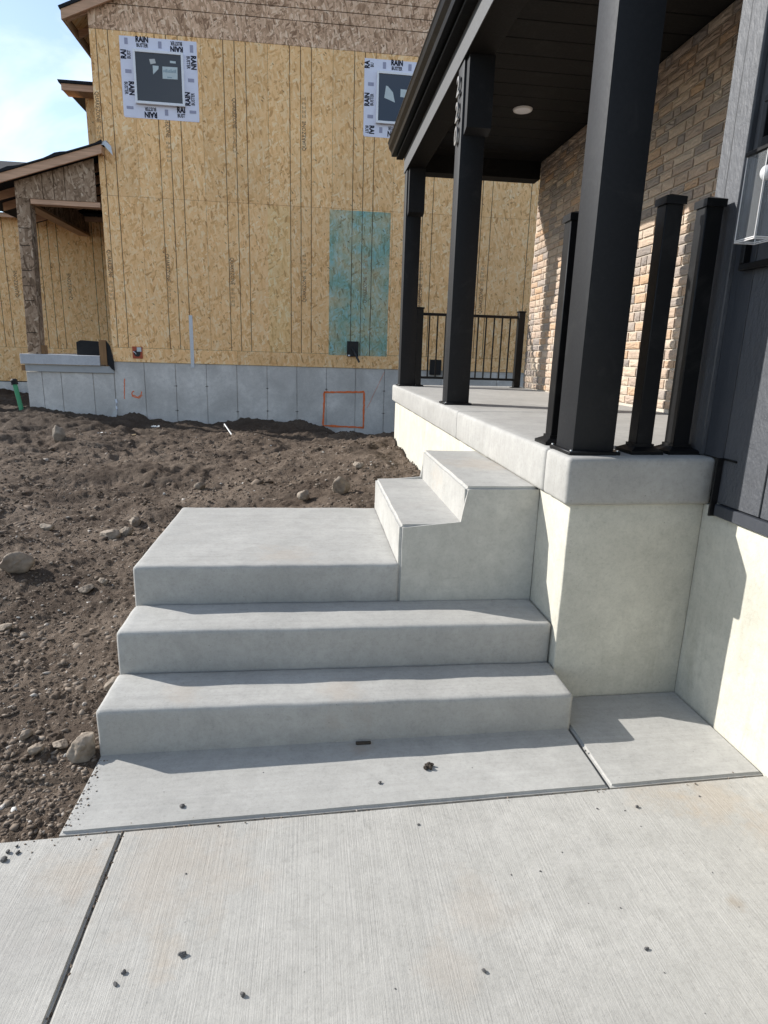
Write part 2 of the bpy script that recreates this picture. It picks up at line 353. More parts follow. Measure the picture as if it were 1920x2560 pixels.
def cut(bm, axis, vals):
    no = [0, 0, 0]; no[axis] = 1
    for v in vals:
        co = [0, 0, 0]; co[axis] = v
        bmesh.ops.bisect_plane(bm, geom=list(bm.verts)+list(bm.edges)+list(bm.faces), plane_co=co, plane_no=no)
def wobble(bm, amp, scale, seed=0):
    for v in bm.verts:
        q = Vector(v.co)*scale + Vector((seed*7.3, seed*1.9, seed*3.1))
        v.co += Vector((mnoise.noise(q), mnoise.noise(q+Vector((31, 0, 0))), mnoise.noise(q+Vector((0, 57, 0)))))*amp
def cast_box(name, x0, x1, y0, y1, z0, z1, mat, parent, bev=.014, amp=.0026, seed=1, tilt=None, step=.045):
    """cast concrete: rounded arris, many cuts, slightly uneven"""
    b = box_bm(x0, x1, y0, y1, z0, z1, bev, 3)
    cut(b, 0, np.arange(x0+step, x1-step/2, step)); cut(b, 1, np.arange(y0+step, y1-step/2, step)); cut(b, 2, [z1-.05, z1-.1])
    wobble(b, amp, 9, seed); wobble(b, amp*.5, 33, seed+5)
    if tilt:
        for v in b.verts: v.co.z += tilt(v.co.x, v.co.y)
    return bm_obj(name, b, mat, parent, None, 50)
def tube_bm(pts, r, seg=8, bm=None):
    bm = bm or bmesh.new(); rings = []
    pts = [Vector(p) for p in pts]
    for i, p in enumerate(pts):
        d = (pts[min(i+1, len(pts)-1)]-pts[max(i-1, 0)]).normalized()
        a = d.orthogonal().normalized(); b = d.cross(a)
        rr = r[i] if isinstance(r, (list, tuple)) else r
        rings.append([bm.verts.new(p+(a*math.cos(t)+b*math.sin(t))*rr) for t in [2*math.pi*k/seg for k in range(seg)]])
    for A, B in zip(rings, rings[1:]):
        for k in range(seg): bm.faces.new((A[k], A[(k+1) % seg], B[(k+1) % seg], B[k]))
    bm.faces.new(rings[0][::-1]); bm.faces.new(rings[-1]); return bm
def text_mesh(s, size, offset=0.0, extrude=0.0, sx=1.0, align='CENTER'):
    cu = bpy.data.curves.new('txt', 'FONT'); cu.body = s; cu.size = size; cu.align_x = align; cu.align_y = 'CENTER'; cu.offset = offset; cu.extrude = extrude; cu.resolution_u = 2
    o = bpy.data.objects.new('txt', cu); COL.objects.link(o)
    dg = bpy.context.evaluated_depsgraph_get(); me = bpy.data.meshes.new_from_object(o.evaluated_get(dg))
    bpy.data.objects.remove(o); bpy.data.curves.remove(cu)
    if sx != 1: me.transform(Matrix.Diagonal((sx, 1, 1, 1)))
    return me
def wall_text(name, s, x, y, z, size, rot, mat, parent, offset=0, sx=1.0, dy=0.0):
    """print on a wall that faces -Y; rot turns it counter-clockwise as read from the front"""
    me = text_mesh(s, size, offset, 0, sx)
    me.transform(Matrix.Translation((0, dy, 0)))
    me.transform(Matrix.Translation((x, y, z)) @ Matrix.Rotation(math.radians(90), 4, 'X') @ Matrix.Rotation(math.radians(rot), 4, 'Z'))
    return link(name, me, mat, parent)
def ribbon_xz(pts, wd, y, bm):
    pts = [Vector((p[0], 0, p[1])) for p in pts]; L = []
    for i, p in enumerate(pts):
        d = (pts[min(i+1, len(pts)-1)]-pts[max(i-1, 0)]).normalized(); n = Vector((-d.z, 0, d.x))
        ww = wd*(.75+.5*random.random())*.5
        L.append((bm.verts.new((p.x+n.x*ww, y, p.z+n.z*ww)), bm.verts.new((p.x-n.x*ww, y, p.z-n.z*ww))))
    for a, b in zip(L, L[1:]): bm.faces.new((a[0], b[0], b[1], a[1]))

# ------------------------------------------------------------------ ground heights
def vnoise(x, y, seed):
    xi = np.floor(x).astype(np.int64); yi = np.floor(y).astype(np.int64); fx = x-xi; fy = y-yi
    def g(a, b):
        h = (a*374761393 + b*668265263 + seed*974711) & 0xffffffff
        h = ((h ^ (h >> 13))*1274126177) & 0xffffffff
        return ((h ^ (h >> 16)) & 0xffff)/65535.0
    u = fx*fx*fx*(fx*(fx*6-15)+10); v = fy*fy*fy*(fy*(fy*6-15)+10)
    return (g(xi, yi)*(1-u)+g(xi+1, yi)*u)*(1-v)+(g(xi, yi+1)*(1-u)+g(xi+1, yi+1)*u)*v - .5
def sstep(a, b, x):
    t = np.clip((x-a)/(b-a), 0, 1); return t*t*(3-2*t)
BY = [-4, -.45, 0, 1, 2, 4, 6, 7.3, 8.6, 10, 11.3, 14, 20]; BZ = [-.14, -.085, -.03, .06, .12, .17, .17, .14, .02, -.02, .05, .2, .1]
def hsmooth(x, y):
    z = np.interp(y, BY, BZ)
    z = z + .25*sstep(-1.5, .1, x)*sstep(1.0, 2.4, y)*(1-sstep(5.0, 7.4, y))
    z = z + .16*sstep(-3.5, -6.0, x)*sstep(8.0, 11.0, y) - .33*sstep(-1.2, .9, x)*sstep(8.5, 11.0, y)
    z = z + .09*np.exp(-((y-7.0)/.8)**2)*sstep(-.5, -2.0, x)*(1+1.2*vnoise(x*1.1, y*1.1, 3))
    return z
def hfull(x, y):
    z = hsmooth(x, y)
    far = np.clip((y+2.2)/6.0, .35, 1.6)
    z = z + .16*vnoise(x*1.0, y*1.0, 11)*np.clip(far, .4, 1) + .085*vnoise(x*2.6, y*2.6, 12)*far
    lump = np.clip(vnoise(x*3.7+.6*vnoise(x*6, y*6, 51), y*4.3, 52)-.08, 0, 1); z = z + .05*lump*far*sstep(.3, 1.5, y)
    rg = 1-2*np.abs(vnoise(x*5.5+vnoise(x*3, y*3, 8), y*5.5, 13)); z = z + .028*rg*far
    z = z + .018*vnoise(x*12, y*12, 14)*far + .026*np.abs(vnoise(x*19+vnoise(x*9, y*9, 31), y*19, 15))*far*1.5 + .030*np.abs(vnoise(x*41, y*41, 18))*np.clip(far, .7, 1.2) + .010*vnoise(x*75, y*75, 16)*np.clip(far, .6, 1.2)
    # tyre-smoothed ruts running across the middle
    z = z + .03*np.sin(y*3.1+x*.35+2*vnoise(x*.5, y*.5, 21))*sstep(3, 4.5, y)*(1-sstep(6, 7, y))*sstep(0, -1.5, x)
    # keep clear of concrete
    pad = (x > -1.40) & (y < 1.73); z = np.where(pad & (x < 1.0), np.minimum(z, -.2), z)
    near = (x > -1.6) & (x <= -1.40) & (y < .3); z = np.where(near, np.minimum(z, -.035+.1*np.maximum(y, 0)), z)
    z = np.where(y < -.3855+.0225*x, np.minimum(z, -.12), z)
    z = np.where((y < -.1) & (y >= -.3855+.0225*x), np.minimum(z, -.050), z)
    porch = (x > .47) & (y < 5.95); z = np.where(porch, np.minimum(z, -.1), z)
    return z
# graded grid: fine near the camera's side of the plot, coarser far away
ny, nx = 640, 520
yy = 1.55*np.exp(np.linspace(0, math.log(18.5/1.55), ny)) - 2.18
tt = np.linspace(-.95, .78, nx)
T, Y = np.meshgrid(tt, yy); X = -.6 + (Y+2.18)*T
Z = hfull(X, Y)
verts = np.stack([X, Y, Z], -1).reshape(-1, 3)
idx = np.arange(ny*nx).reshape(ny, nx)
faces = np.stack([idx[:-1, :-1], idx[:-1, 1:], idx[1:, 1:], idx[1:, :-1]], -1).reshape(-1, 4)
def np_mesh(name, v, f):
    me = bpy.data.meshes.new(name); k = f.shape[1]
    me.vertices.add(len(v)); me.vertices.foreach_set('co', v.astype(np.float32).ravel())
    me.loops.add(len(f)*k); me.loops.foreach_set('vertex_index', f.astype(np.int32).ravel())
    me.polygons.add(len(f)); me.polygons.foreach_set('loop_start', np.arange(len(f), dtype=np.int32)*k); me.polygons.foreach_set('loop_total', np.full(len(f), k, dtype=np.int32))
    me.update(calc_edges=True); me.validate(); return me
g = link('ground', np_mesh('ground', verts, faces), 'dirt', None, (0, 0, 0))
g.data.polygons.foreach_set('use_smooth', [True]*len(g.data.polygons))
tag(g, 'rough bare brown dirt of the unfinished yard', 'ground', kind='structure')
b = bmesh.new()
vs = [b.verts.new(p) for p in ((-400, -400, -.45), (400, -400, -.45), (400, 400, -.45), (-400, 400, -.45))]; b.faces.new(vs)
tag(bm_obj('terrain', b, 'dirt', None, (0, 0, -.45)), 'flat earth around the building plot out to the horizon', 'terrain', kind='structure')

# loose stones and clods pressed into the dirt: too many to count, one object
ico = bmesh.new(); bmesh.ops.create_icosphere(ico, subdivisions=1, radius=1)
IV = np.array([v.co[:] for v in ico.verts]); IF = np.array([[v.index for v in f.verts] for f in ico.faces]); ico.free()
def scatter(n, tlo, thi, ylo, yhi, smin, smax, pw, seed):
    r = np.random.RandomState(seed)
    y = (ylo+2.18)*np.exp(r.rand(n)*math.log((yhi+2.18)/(ylo+2.18))) - 2.18; x = -.6+(y+2.18)*(tlo+(thi-tlo)*r.rand(n))
    ok = ~(((x > -1.425) & (y < 1.76)) | (x > .44) | (y < -.372+.0225*x)); x, y = x[ok], y[ok]; n = len(x)
    s = (smin + (smax-smin)*r.rand(n)**pw)*np.clip((y+2.2)/3.2, .6, 1.8)
    dens = vnoise(x*1.3, y*1.3, 40); keep = dens > -.28+r.rand(n)*.35-.15; x, y, s = x[keep], y[keep], s[keep]; n = len(x)
    V = IV[None]*(1+.9*(r.rand(n, len(IV), 1)-.5)) + .35*(r.rand(n, len(IV), 3)-.5)
    V = V*np.stack([1+.5*r.rand(n), .75+.4*r.rand(n), .45+.35*r.rand(n)], -1)[:, None, :]
    a = r.rand(n)*6.283; ca, sa = np.cos(a), np.sin(a)
    tx = (r.rand(n)-.5)*.8
    x1 = V[..., 0]*ca[:, None]-V[..., 1]*sa[:, None]; y1 = V[..., 0]*sa[:, None]+V[..., 1]*ca[:, None]
    z1 = V[..., 2]+y1*tx[:, None]
    z0 = hfull(x, y)
    P = np.stack([x[:, None]+x1*s[:, None], y[:, None]+y1*s[:, None], z0[:, None]+z1*s[:, None]-.08*s[:, None]], -1).reshape(-1, 3)
    F = (IF[None]+(np.arange(n)*len(IV))[:, None, None]).reshape(-1, 3)
    return P, F
Ps, Fs, off = [], [], 0
for args in [(34000, -.72, .45, -.35, 9.5, .0020, .0085, 2.5, 1), (12000, -.75, .35, .2, 7.0, .003, .012, 4.0, 2), (2600, -.7, -.3, -.37, .12, .004, .020, 2.0, 3), (700, -.8, .3, .3, 10.5, .008, .030, 3.5, 4), (500, -.65, -.35, .1, 1.2, .006, .022, 2.5, 5)]:
    p, f = scatter(*args); Ps.append(p); Fs.append(f+off); off += len(p)
gr = link('gravel', np_mesh('gravel', np.concatenate(Ps), np.concatenate(Fs)), 'stones', None, (0, 0, 0))
tag(gr, 'small loose stones and clods scattered through the brown dirt', 'gravel', kind='stuff')

# ------------------------------------------------------------------ driveway and pads
dv = tag(box('driveway', -5.5, 3.2, -6.5, -.425, -.3, -.050, 'joint', bev=0), 'pale broom-finished concrete driveway slabs in the foreground', 'driveway', kind='structure')
def edge_y(x): return -.3715+.0225*x*1.0
def drz(x): return .018*(min(max(x, -3), 2)+1.39)+.000
def drive_slab(x0a, x0b, x1, seed):
    """slab with a slanting front edge against the steps' pads"""
    b = bmesh.new()
    pts = [(x0a, -6.4), (x1, -6.4), (x1, edge_y(x1)-.004), (x0b, edge_y(x0b)-.004)]
    prism_bm(pts, -.28, -.020, 'z', b)
    bmesh.ops.bevel(b, geom=[e for e in b.edges if min(v.co.z for v in e.verts) > -.03], offset=.007, segments=3, affect='EDGES')
    cut(b, 1, np.arange(-1.6, -.42, .06)); cut(b, 0, np.arange(max(x0a, -2.6)+.06, min(x1, 1.4), .08)); wobble(b, .0014, 9, seed)
    for v in b.verts: v.co.z += drz(v.co.x)
    return bm_obj('concrete_slab', b, 'driveway', dv, None, 50)
box('joint_filler', -1.2125, -1.1985, -6.4, -.43, -.049, -.031, 'joint', dv, 0)
drive_slab(-5.4, -5.4, -1.2115, 3); drive_slab(-1.1995, -1.2030, 3.1, 4)
pd = tag(empty('path', (-.4, -.2, -.1)), 'two smooth grey concrete pads at the foot of the steps', 'path', kind='structure')
padz = lambda x, y: -.016+.018*(x+1.39)
def pad(x0, x1, y1, seed):
    b = bmesh.new(); prism_bm([(x0, edge_y(x0)+.004), (x1, edge_y(x1)+.004), (x1, y1), (x0, y1)], -.2, 0, 'z', b)
    bmesh.ops.bevel(b, geom=[e for e in b.edges if min(v.co.z for v in e.verts) > -.01], offset=.009, segments=3, affect='EDGES')
    cut(b, 0, np.arange(x0+.06, x1, .07)); cut(b, 1, np.arange(-.3, y1-.03, .06)); wobble(b, .0018, 7, seed)
    for v in b.verts: v.co.z += padz(v.co.x, v.co.y)
    return bm_obj('concrete_pad', b, 'step', pd, None, 50)
pad(-1.404, .466, .05, 5); pad(.4745, 1.079, .243, 6)
# grit lying in the joints
b = bmesh.new(); r = random.Random(5)
for k in range(300):
    if k < 190: x = r.uniform(-1.5, 1.05); y = edge_y(x)-.001+r.uniform(-.008, .006)
    else: y = r.uniform(-1.1, -.38); x = -1.208+r.uniform(-.009, .009)
    s = r.uniform(.0015, .0048); mtx = Matrix.Translation((x, y, -.036+drz(x)+r.uniform(0, .010))) @ Matrix.Rotation(r.uniform(0, 6), 4, 'Z') @ Matrix.Diagonal((s*1.3, s, s*.8, 1))
    bmesh.ops.create_icosphere(b, subdivisions=1, radius=1, matrix=mtx)
gj = bm_obj('joint_grit', b, 'stones', dv, None); gj['kind'] = 'stuff'

# ------------------------------------------------------------------ concrete steps
XL, XF = -1.408, .474
st = tag(empty('concrete_steps', (-.45, .8, 0)), 'grey cast concrete steps turning at a square landing up to the porch', 'steps')
cast_box('step', XL, XF, 0, .2895, -.12, .175, 'step', st, .018, seed=11)
cast_box('step', XL+.001, XF, .292, .594, -.12, .359, 'step', st, .018, seed=12)
cast_box('landing', XL-.002, -.180, .597, 1.739, -.12, .54, 'step', st, .018, seed=13)
prof = [(-.189, -.12), (XF, -.12), (XF, .92), (.116, .92), (.116, .735), (-.189, .735)]
b = prism_bm(prof, .594, 1.737, 'y')
ev = [e for e in b.edges if (all(v.co.z > .5 for v in e.verts) or (all(abs(v.co.x+.189) < 1e-4 for v in e.verts) and all(v.co.y < .6 for v in e.verts)))]
ev = [e for e in ev if not all(abs(v.co.x-.116) < 1e-4 and abs(v.co.z-.735) < 1e-4 for v in e.verts)]
bmesh.ops.bevel(b, geom=ev, offset=.014, segments=3, affect='EDGES')
cut(b, 1, np.arange(.66, 1.7, .07)); cut(b, 0, np.arange(-.15, .45, .07)); cut(b, 2, np.arange(.4, .9, .08))
wobble(b, .0022, 9, 14); wobble(b, .001, 40, 15)
blk = bm_obj('upper_stair', b, 'cheek', st, None, 50)
blk.data.materials.append(M['step'])
for p in blk.data.polygons:
    if p.normal.z > .4 or p.normal.x < -.4: p.material_index = 1

# ------------------------------------------------------------------ the finished house with its porch
HS = tag(empty('finished_house', (1.3, 2.5, 0)), 'finished house with black porch posts, charcoal siding and pale brick wall', 'house')
slabz = lambda x, y: .0055*(y-.22)+.010*(x-.443)
bfm = box_bm(.478, 1.081, .245, 5.86, -.25, .926, .006, 2)
cut(bfm, 1, np.arange(.32, 5.8, .12)); cut(bfm, 2, np.arange(0, .9, .09)); wobble(bfm, .0022, 6, 21)
bm_obj('porch_foundation', bfm, 'stucco', HS, None, 50)
bfm = box_bm(1.082, 1.5, -4.2, .40, -.25, .925, .004, 1)
cut(bfm, 1, np.arange(-1.5, .4, .1)); cut(bfm, 2, np.arange(0, .9, .1)); wobble(bfm, .0015, 6, 22)
bm_obj('house_foundation', bfm, 'stucco', HS, None, 50)
for k, (y0, y1, x1) in enumerate([(.222, .4825, 1.095), (.4855, 2.2405, 2.13), (2.2435, 5.93, 2.13)]):
    cast_box('porch_slab', .443, x1, y0, y1, .917, 1.119, 'slab', HS, .019, .0020, 30+k, slabz, .09)
# posts
def zt(x, y): return 1.119+slabz(x, y)
BEAMZ = 3.585
def porch_post(y0, plate):
    x0, x1, y1 = .490, .672, y0+.182
    z0 = zt(.58, y0)
    p = bm_obj('porch_post', box_bm(x0, x1, y0, y1, z0+.0, BEAMZ+.02, .004, 2), 'black', HS, None, 40)
    b = box_bm(x0-.022, x1+.022, y0-.022, y1+.022, z0-.004, z0+.016, .004, 1); bm_obj('base_plate', b, 'satin', p, None, 40)
    b = bmesh.new()
    for sx_ in (x0-.011, x1+.011):
        for sy_ in (y0-.011, y1+.011): bmesh.ops.create_cone(b, cap_ends=True, segments=8, radius1=.006, radius2=.005, depth=.006, matrix=Matrix.Translation((sx_, sy_, z0+.018)))
    bm_obj('screws', b, 'steel', p)['kind'] = 'stuff'
    # boxed board on the front of the post head, chamfered foot
    pf = [(y0-.003, 3.09), (y0-.085, 3.12), (y0-.085, BEAMZ-.003), (y0-.003, BEAMZ-.003)]
    bm_obj('post_head', prism_bm(pf, x0+.018, x1+.020, 'x'), 'black', p)
    return p
PA = porch_post(.305, 1); PB = porch_post(2.82, 1); PC = porch_post(5.58, 1)
# house numbers standing off the outer face of the second post
for dgt, z in (('2', 3.435), ('2', 3.265), ('0', 3.105)):
    me = text_mesh(dgt, .18, .003, .006)
    me.transform(Matrix.Translation((.474, 2.915, z)) @ Matrix.Rotation(math.radians(-90), 4, 'Z') @ Matrix.Rotation(math.radians(90), 4, 'X'))
    link('house_number', me, 'steel', PB)
bmo = box('beam', .486, .686, -.35, 5.775, BEAMZ, 3.76, 'ceil', HS, .004)
box('beam_sunlit_face', .478, .4855, -.36, 5.78, BEAMZ-.004, 3.762, 'fascia', bmo, .001)  # thin face carrying the beam's sunlit tone; the shaded faces stay darker
box('end_beam', .689, 2.066, 5.575, 5.772, BEAMZ-.02, 3.76, 'ceil', HS, .004)
for k in range(24):                                             # ceiling boards run from the beam to the wall
    y1 = 5.571-k*.248; y0 = max(y1-.2385, -.34)
    b = box_bm(.689, 2.068, y0, y1, 3.752, 3.772, .004, 1)
    bm_obj('ceiling_board', b, 'ceil', HS)
b = bmesh.new(); bmesh.ops.create_cone(b, cap_ends=True, segments=40, radius1=.084, radius2=.090, depth=.012, matrix=Matrix.Translation((1.338, 4.10, 3.742)))
rl = bm_obj('recessed_light', b, 'lens', HS, None, 40)
b = bmesh.new(); bmesh.ops.create_cone(b, cap_ends=True, segments=40, radius1=.066, radius2=.070, depth=.003, matrix=Matrix.Translation((1.338, 4.10, 3.7343)))
bm_obj('diffuser', b, 'white', rl, None, 40)
box('soffit', .40, .480, -.35, 5.90, 3.763, 3.785, 'ceil', HS, .002)
gp = [(.404, 3.80), (.404, 3.93), (.300, 3.955), (.296, 3.940), (.304, 3.925), (.312, 3.885), (.340, 3.845), (.345, 3.80)]
bm_obj('gutter', prism_bm(gp, -.4, 5.935, 'y'), 'gutter', HS)
box('fascia_board', .407, .44, -.38, 5.93, 3.788, 3.955, 'ceil', HS, .002)
rp = [(.36, 3.958), (2.6, 4.95), (2.6, 5.02), (.33, 4.0)]
bm_obj('porch_roof', prism_bm(rp, -.42, 5.95, 'y'), 'shingle', HS)
box('roof_deck', .445, 2.6, -.36, 5.92, 3.79, 3.95, 'ceil', HS, 0)
# upper storey mass behind the porch roof
box('upper_wall', 2.34, 7.0, -4.0, 5.58, -.2, 5.4, 'siding', HS, 0)
# rock-face brick wall
BX = 2.07
bw = box('brick_wall', BX, 2.33, .50, 5.582, 1.08, 3.751, 'mortar', HS, 0)
protos = []
for v in range(6):
    r = random.Random(50+v); b = bmesh.new(); n = 4
    G = [[b.verts.new((0 if (i in (0, n) or j in (0, n)) else -.25-.75*r.random(), i/n-.5, j/n-.5)) for j in range(n+1)] for i in range(n+1)]
    for i in range(n):
        for j in range(n): b.faces.new((G[i][j], G[i][j+1], G[i+1][j+1], G[i+1][j]))
    rim = [G[i][0] for i in range(n+1)]+[G[n][j] for j in range(1, n+1)]+[G[i][n] for i in range(n-1, -1, -1)]+[G[0][j] for j in range(n-1, 0, -1)]
    bk = [b.verts.new((1.2, q.co.y, q.co.z)) for q in rim]
    for i in range(len(rim)): b.faces.new((rim[i], rim[(i+1) % len(rim)], bk[(i+1) % len(rim)], bk[i]))
    bmesh.ops.recalc_face_normals(b, faces=b.faces); me = bpy.data.meshes.new('brick'); b.to_mesh(me); b.free(); me.materials.append(M['brick']); protos.append(me)
bricks = []; r = random.Random(9); zz = 1.172
while zz < 3.72:
    h = r.choice((.060, .064, .074)); yy0 = .52+r.random()*.15
    while yy0 < 5.56:
        L = r.choice((.09, .13, .17, .19, .22, .26)); y1 = min(yy0+L, 5.572)
        if y1-yy0 > .04: bricks.append(((yy0+y1)/2, zz+h/2, y1-yy0-.011, h-.010))
        yy0 = y1+.003
    zz += h+.004
def ap(bk):                                                     # apparent size from where one stands on the driveway
    y, z, L, h = bk; d2 = (BX-CAM[0])**2+(y-CAM[1])**2+(z-CAM[2])**2
    return (L*h*(BX-CAM[0])/d2**1.5) if y > 1.9 else 0
bricks.sort(key=ap, reverse=True)
wl = world_of(bw)
for k, (y, z, L, h) in enumerate(bricks[:300]):
    o = bpy.data.objects.new('brick', protos[k % 6]); COL.objects.link(o); o.parent = bw
    o.location = Vector((BX-.010-.003*random.random(), y, z))-wl; o.scale = (.010, L, h)
b = bmesh.new()
for k, (y, z, L, h) in enumerate(bricks[300:]):
    n0 = len(b.verts); b.from_mesh(protos[k % 6]); b.verts.ensure_lookup_table()
    for v in b.verts[n0:]: v.co = Vector((BX-.011+v.co.x*.010, y+v.co.y*L, z+v.co.z*h))
fb = bm_obj('brick_courses', b, 'brick_i', bw); fb['kind'] = 'stuff'
# charcoal siding section beside the porch
SX = 1.075
box('siding_board', SX, 1.30, .165, .286, zt(1.08, .25)+.004, 4.2, 'siding2', HS, .002)
box('corner_board', SX-.018, 1.30, .289, .392, zt(1.08, .3)+.004, 4.2, 'siding', HS, .004)
box('corner_return', SX+.006, 1.30, .418, .498, zt(1.08, .45)+.004, 4.2, 'siding', HS, .004)
box('flashing_strip', SX-.004, SX+.03, .3945, .4155, zt(1.08, .4)+.004, 4.2, 'blackplastic', HS, 0)
box('return_wall', 1.302, 2.068, .30, .495, 1.13, 4.2, 'siding', HS, 0)
yb = .162
for k, wd in enumerate((.258, .30, .30, .30, .30, .60)):
    box('siding_board', SX+(.0015 if k % 2 else 0), 1.30, yb-wd+.004, yb, .948, 4.2, 'siding' if k != 0 else 'siding', HS, .003); yb -= wd
box('starter_trim', SX-.014, 1.30, -1.9, .150, .896, .944, 'siding2', HS, .003)
b = box_bm(SX-.030, SX-.002, .153, .163, .892, 1.135, .001, 1); box_bm(SX-.006, SX+.002, .075, .163, 1.128, 1.136, 0, 1, b)
bm_obj('slab_flashing', b, 'satin', HS)

# ------------------------------------------------------------------ loose railing posts on the near end of the porch
def rail_post(x, y, top, label, size=.073):
    h = size/2; z0 = zt(x, y)
    e = tag(empty('railing_post', (x, y, z0)), label, 'railing post', 'bare railing posts at the near end of the porch')
    box('post_tube', x-h, x+h, y-h, y+h, z0+.012, top-.03, 'satin', e, .003)
    b = bmesh.new(); hh = h+.007
    prism_bm([(x-hh, y-hh), (x+hh, y-hh), (x+hh, y+hh), (x-hh, y+hh)], top-.035, top-.006, 'z', b)
    vs = [b.verts.new(p) for p in ((x-hh, y-hh, top-.006), (x+hh, y-hh, top-.006), (x+hh, y+hh, top-.006), (x-hh, y+hh, top-.006))]; ap_ = b.verts.new((x, y, top+.010))
    for i in range(4): b.faces.new((vs[i], vs[(i+1) % 4], ap_))
    bm_obj('cap', b, 'satin', e)
    b = bmesh.new(); pr = [(h+.036, 0), (h+.036, .014), (h+.006, .030), (h+.006, .042)]; rings = []
    for (q, z) in pr: rings.append([b.verts.new((x+sx_*q, y+sy_*q, z0+z)) for sx_, sy_ in ((-1, -1), (1, -1), (1, 1), (-1, 1))])
    for A, B in zip(rings, rings[1:]):
        for i in range(4): b.faces.new((A[i], A[(i+1) % 4], B[(i+1) % 4], B[i]))
    b.faces.new(rings[-1]); bm_obj('base_cover', b, 'satin', e)
    return e
rail_post(.822, .372, 2.148, 'black square railing post standing alone in the middle of the porch front edge')
rail_post(.992, .372, 2.148, 'black square railing post right beside the charcoal siding corner')
rail_post(.545, .640, 2.125, 'black square railing post half hidden behind the big near porch column')
# railing across the far end
rz = zt(1.3, 5.6)
rl_ = tag(empty('porch_railing', (1.35, 5.62, rz)), 'black metal railing with thin balusters across the far end of the porch', 'railing')
for x in (.712, 1.985):
    h = .040
    p = box('post', x-h, x+h, 5.58, 5.66, rz-.012, 2.07, 'satin', rl_, .003)
    b = box_bm(x-h-.008, x+h+.008, 5.572, 5.668, 2.071, 2.090, .004, 1); bm_obj('cap', b, 'satin', p)
    b = box_bm(x-h-.03, x+h+.03, 5.55, 5.69, rz-.014, rz+.012, .006, 1); bm_obj('base_cover', b, 'satin', p)
box('top_rail', .753, 1.944, 5.60, 5.64, 1.998, 2.030, 'satin', rl_, .003); box('bottom_rail', .753, 1.944, 5.603, 5.637, 1.246, 1.274, 'satin', rl_, .003)
for k in range(11):
    x = .835+k*.1015; box('baluster', x-.008, x+.008, 5.612, 5.628, 1.2745, 1.9975, 'satin', rl_, 0)
# wall lantern
lt = tag(empty('wall_lantern', (1.07, .08, 1.86)), 'black wall lantern with clear glass box and white bulb on the siding', 'lantern')
b = bmesh.new()
for (y0, y1, z0, z1) in ((-.05, .215, 1.860, 1.884), (-.05, .215, 2.44, 2.464), (.192, .215, 1.885, 2.439), (-.05, -.027, 1.885, 2.439)): box_bm(1.044, 1.073, y0, y1, z0, z1, .002, 1, b)
bm_obj('mounting_frame', b, 'satin', lt)
box('arm', .985, 1.043, .05, .11, 2.25, 2.29, 'satin', lt, .003); box('hood', .955, 1.058, .015, .145, 2.232, 2.248, 'satin', lt, .003)
gl = bm_obj('glass_box', box_bm(.962, 1.040, .032, .136, 1.945, 2.230, 0), 'clear', lt)
b = bmesh.new()
for x in (.961, 1.041):
    for y in (.031, .137): tube_bm([(x, y, 1.944), (x, y, 2.231)], .0016, 6, b)
for z in (1.944, 1.950):
    for p, q in (((.961, .031), (1.041, .031)), ((1.041, .031), (1.041, .137)), ((1.041, .137), (.961, .137)), ((.961, .137), (.961, .031))): tube_bm([(*p, z), (*q, z)], .0022, 6, b)
bm_obj('glass_edge_glint', b, 'lens', gl)  # pale rods stand in for bright refraction along the glass edges
b = bmesh.new(); bmesh.ops.create_uvsphere(b, u_segments=20, v_segments=12, radius=.022, matrix=Matrix.Translation((.990, .060, 2.165)) @ Matrix.Diagonal((1, 1, 1.15, 1)))
bm_obj('bulb', b, 'bulb', lt, None, 60)
b = bmesh.new(); bmesh.ops.create_cone(b, cap_ends=True, segments=14, radius1=.014, radius2=.014, depth=.036, matrix=Matrix.Translation((.990, .060, 2.208))); bm_obj('socket', b, 'satin', lt, None, 40)

# ------------------------------------------------------------------ the unfinished neighbour house
YN = 11.26; YF = 11.248
NH = tag(empty('unfinished_house', (-1.5, 12.5, 0)), 'unfinished house clad in bare tan chipboard on a grey poured foundation', 'house')
box('wall_core', -4.568, 8.0, YN+.002, 19.0, 1.25, 7.05, 'dark', NH, 0)
core = bm_obj('gable_core', prism_bm([(-4.56, 7.05), (6.96, 7.05), (1.2, 9.4)], YN+.002, 11.6, 'y'), 'dark', NH)
SEAMS = [-4.566, -3.84, -2.624, -1.408, -.192, 1.024, 2.240, 3.456, 4.672, 5.888, 7.1]
def panel(x0, x1, z0, z1, mat='osb', name='chipboard_panel', gap=.0022): return box(name, x0+gap, x1-gap, YF, YN, z0+gap, z1-gap, mat, NH, 0, smooth=None)
for a, c in zip(SEAMS, SEAMS[1:]):
    panel(a, c, 1.522, 4.318); panel(a, c, 4.318, 7.055)
for a, c in ((-4.566, -2.1), (-2.1, .34), (.34, 2.78), (2.78, 7.1)): panel(a, c, 1.242, 1.522, 'osb_plain', 'rim_panel')
def roofz(x): return 7.265+.432*((x if x <= 1.2 else 2.4-x)+4.985)-.125
GX = [-4.566, -2.9, -.46, 1.98, 4.42, 6.97]
for a, c in zip(GX, GX[1:]):
    for z0, z1 in ((7.057, 8.277), (8.277, 9.497)):
        pts = []
        n = 12
        for i in range(n+1):
            x = a+.002+(c-a-.004)*i/n; top = min(z1-.002, roofz(x)+.11)
            pts.append((x, top))
        if max(p[1] for p in pts) <= z0+.02: continue
        pts = [(x, max(t, z0+.004)) for x, t in pts]
        prof = [(a+.002, z0+.002), (c-.002, z0+.002)]+pts[::-1]
        bm_obj('gable_panel', prism_bm(prof, YF, YN, 'y'), 'osb_gable', NH)
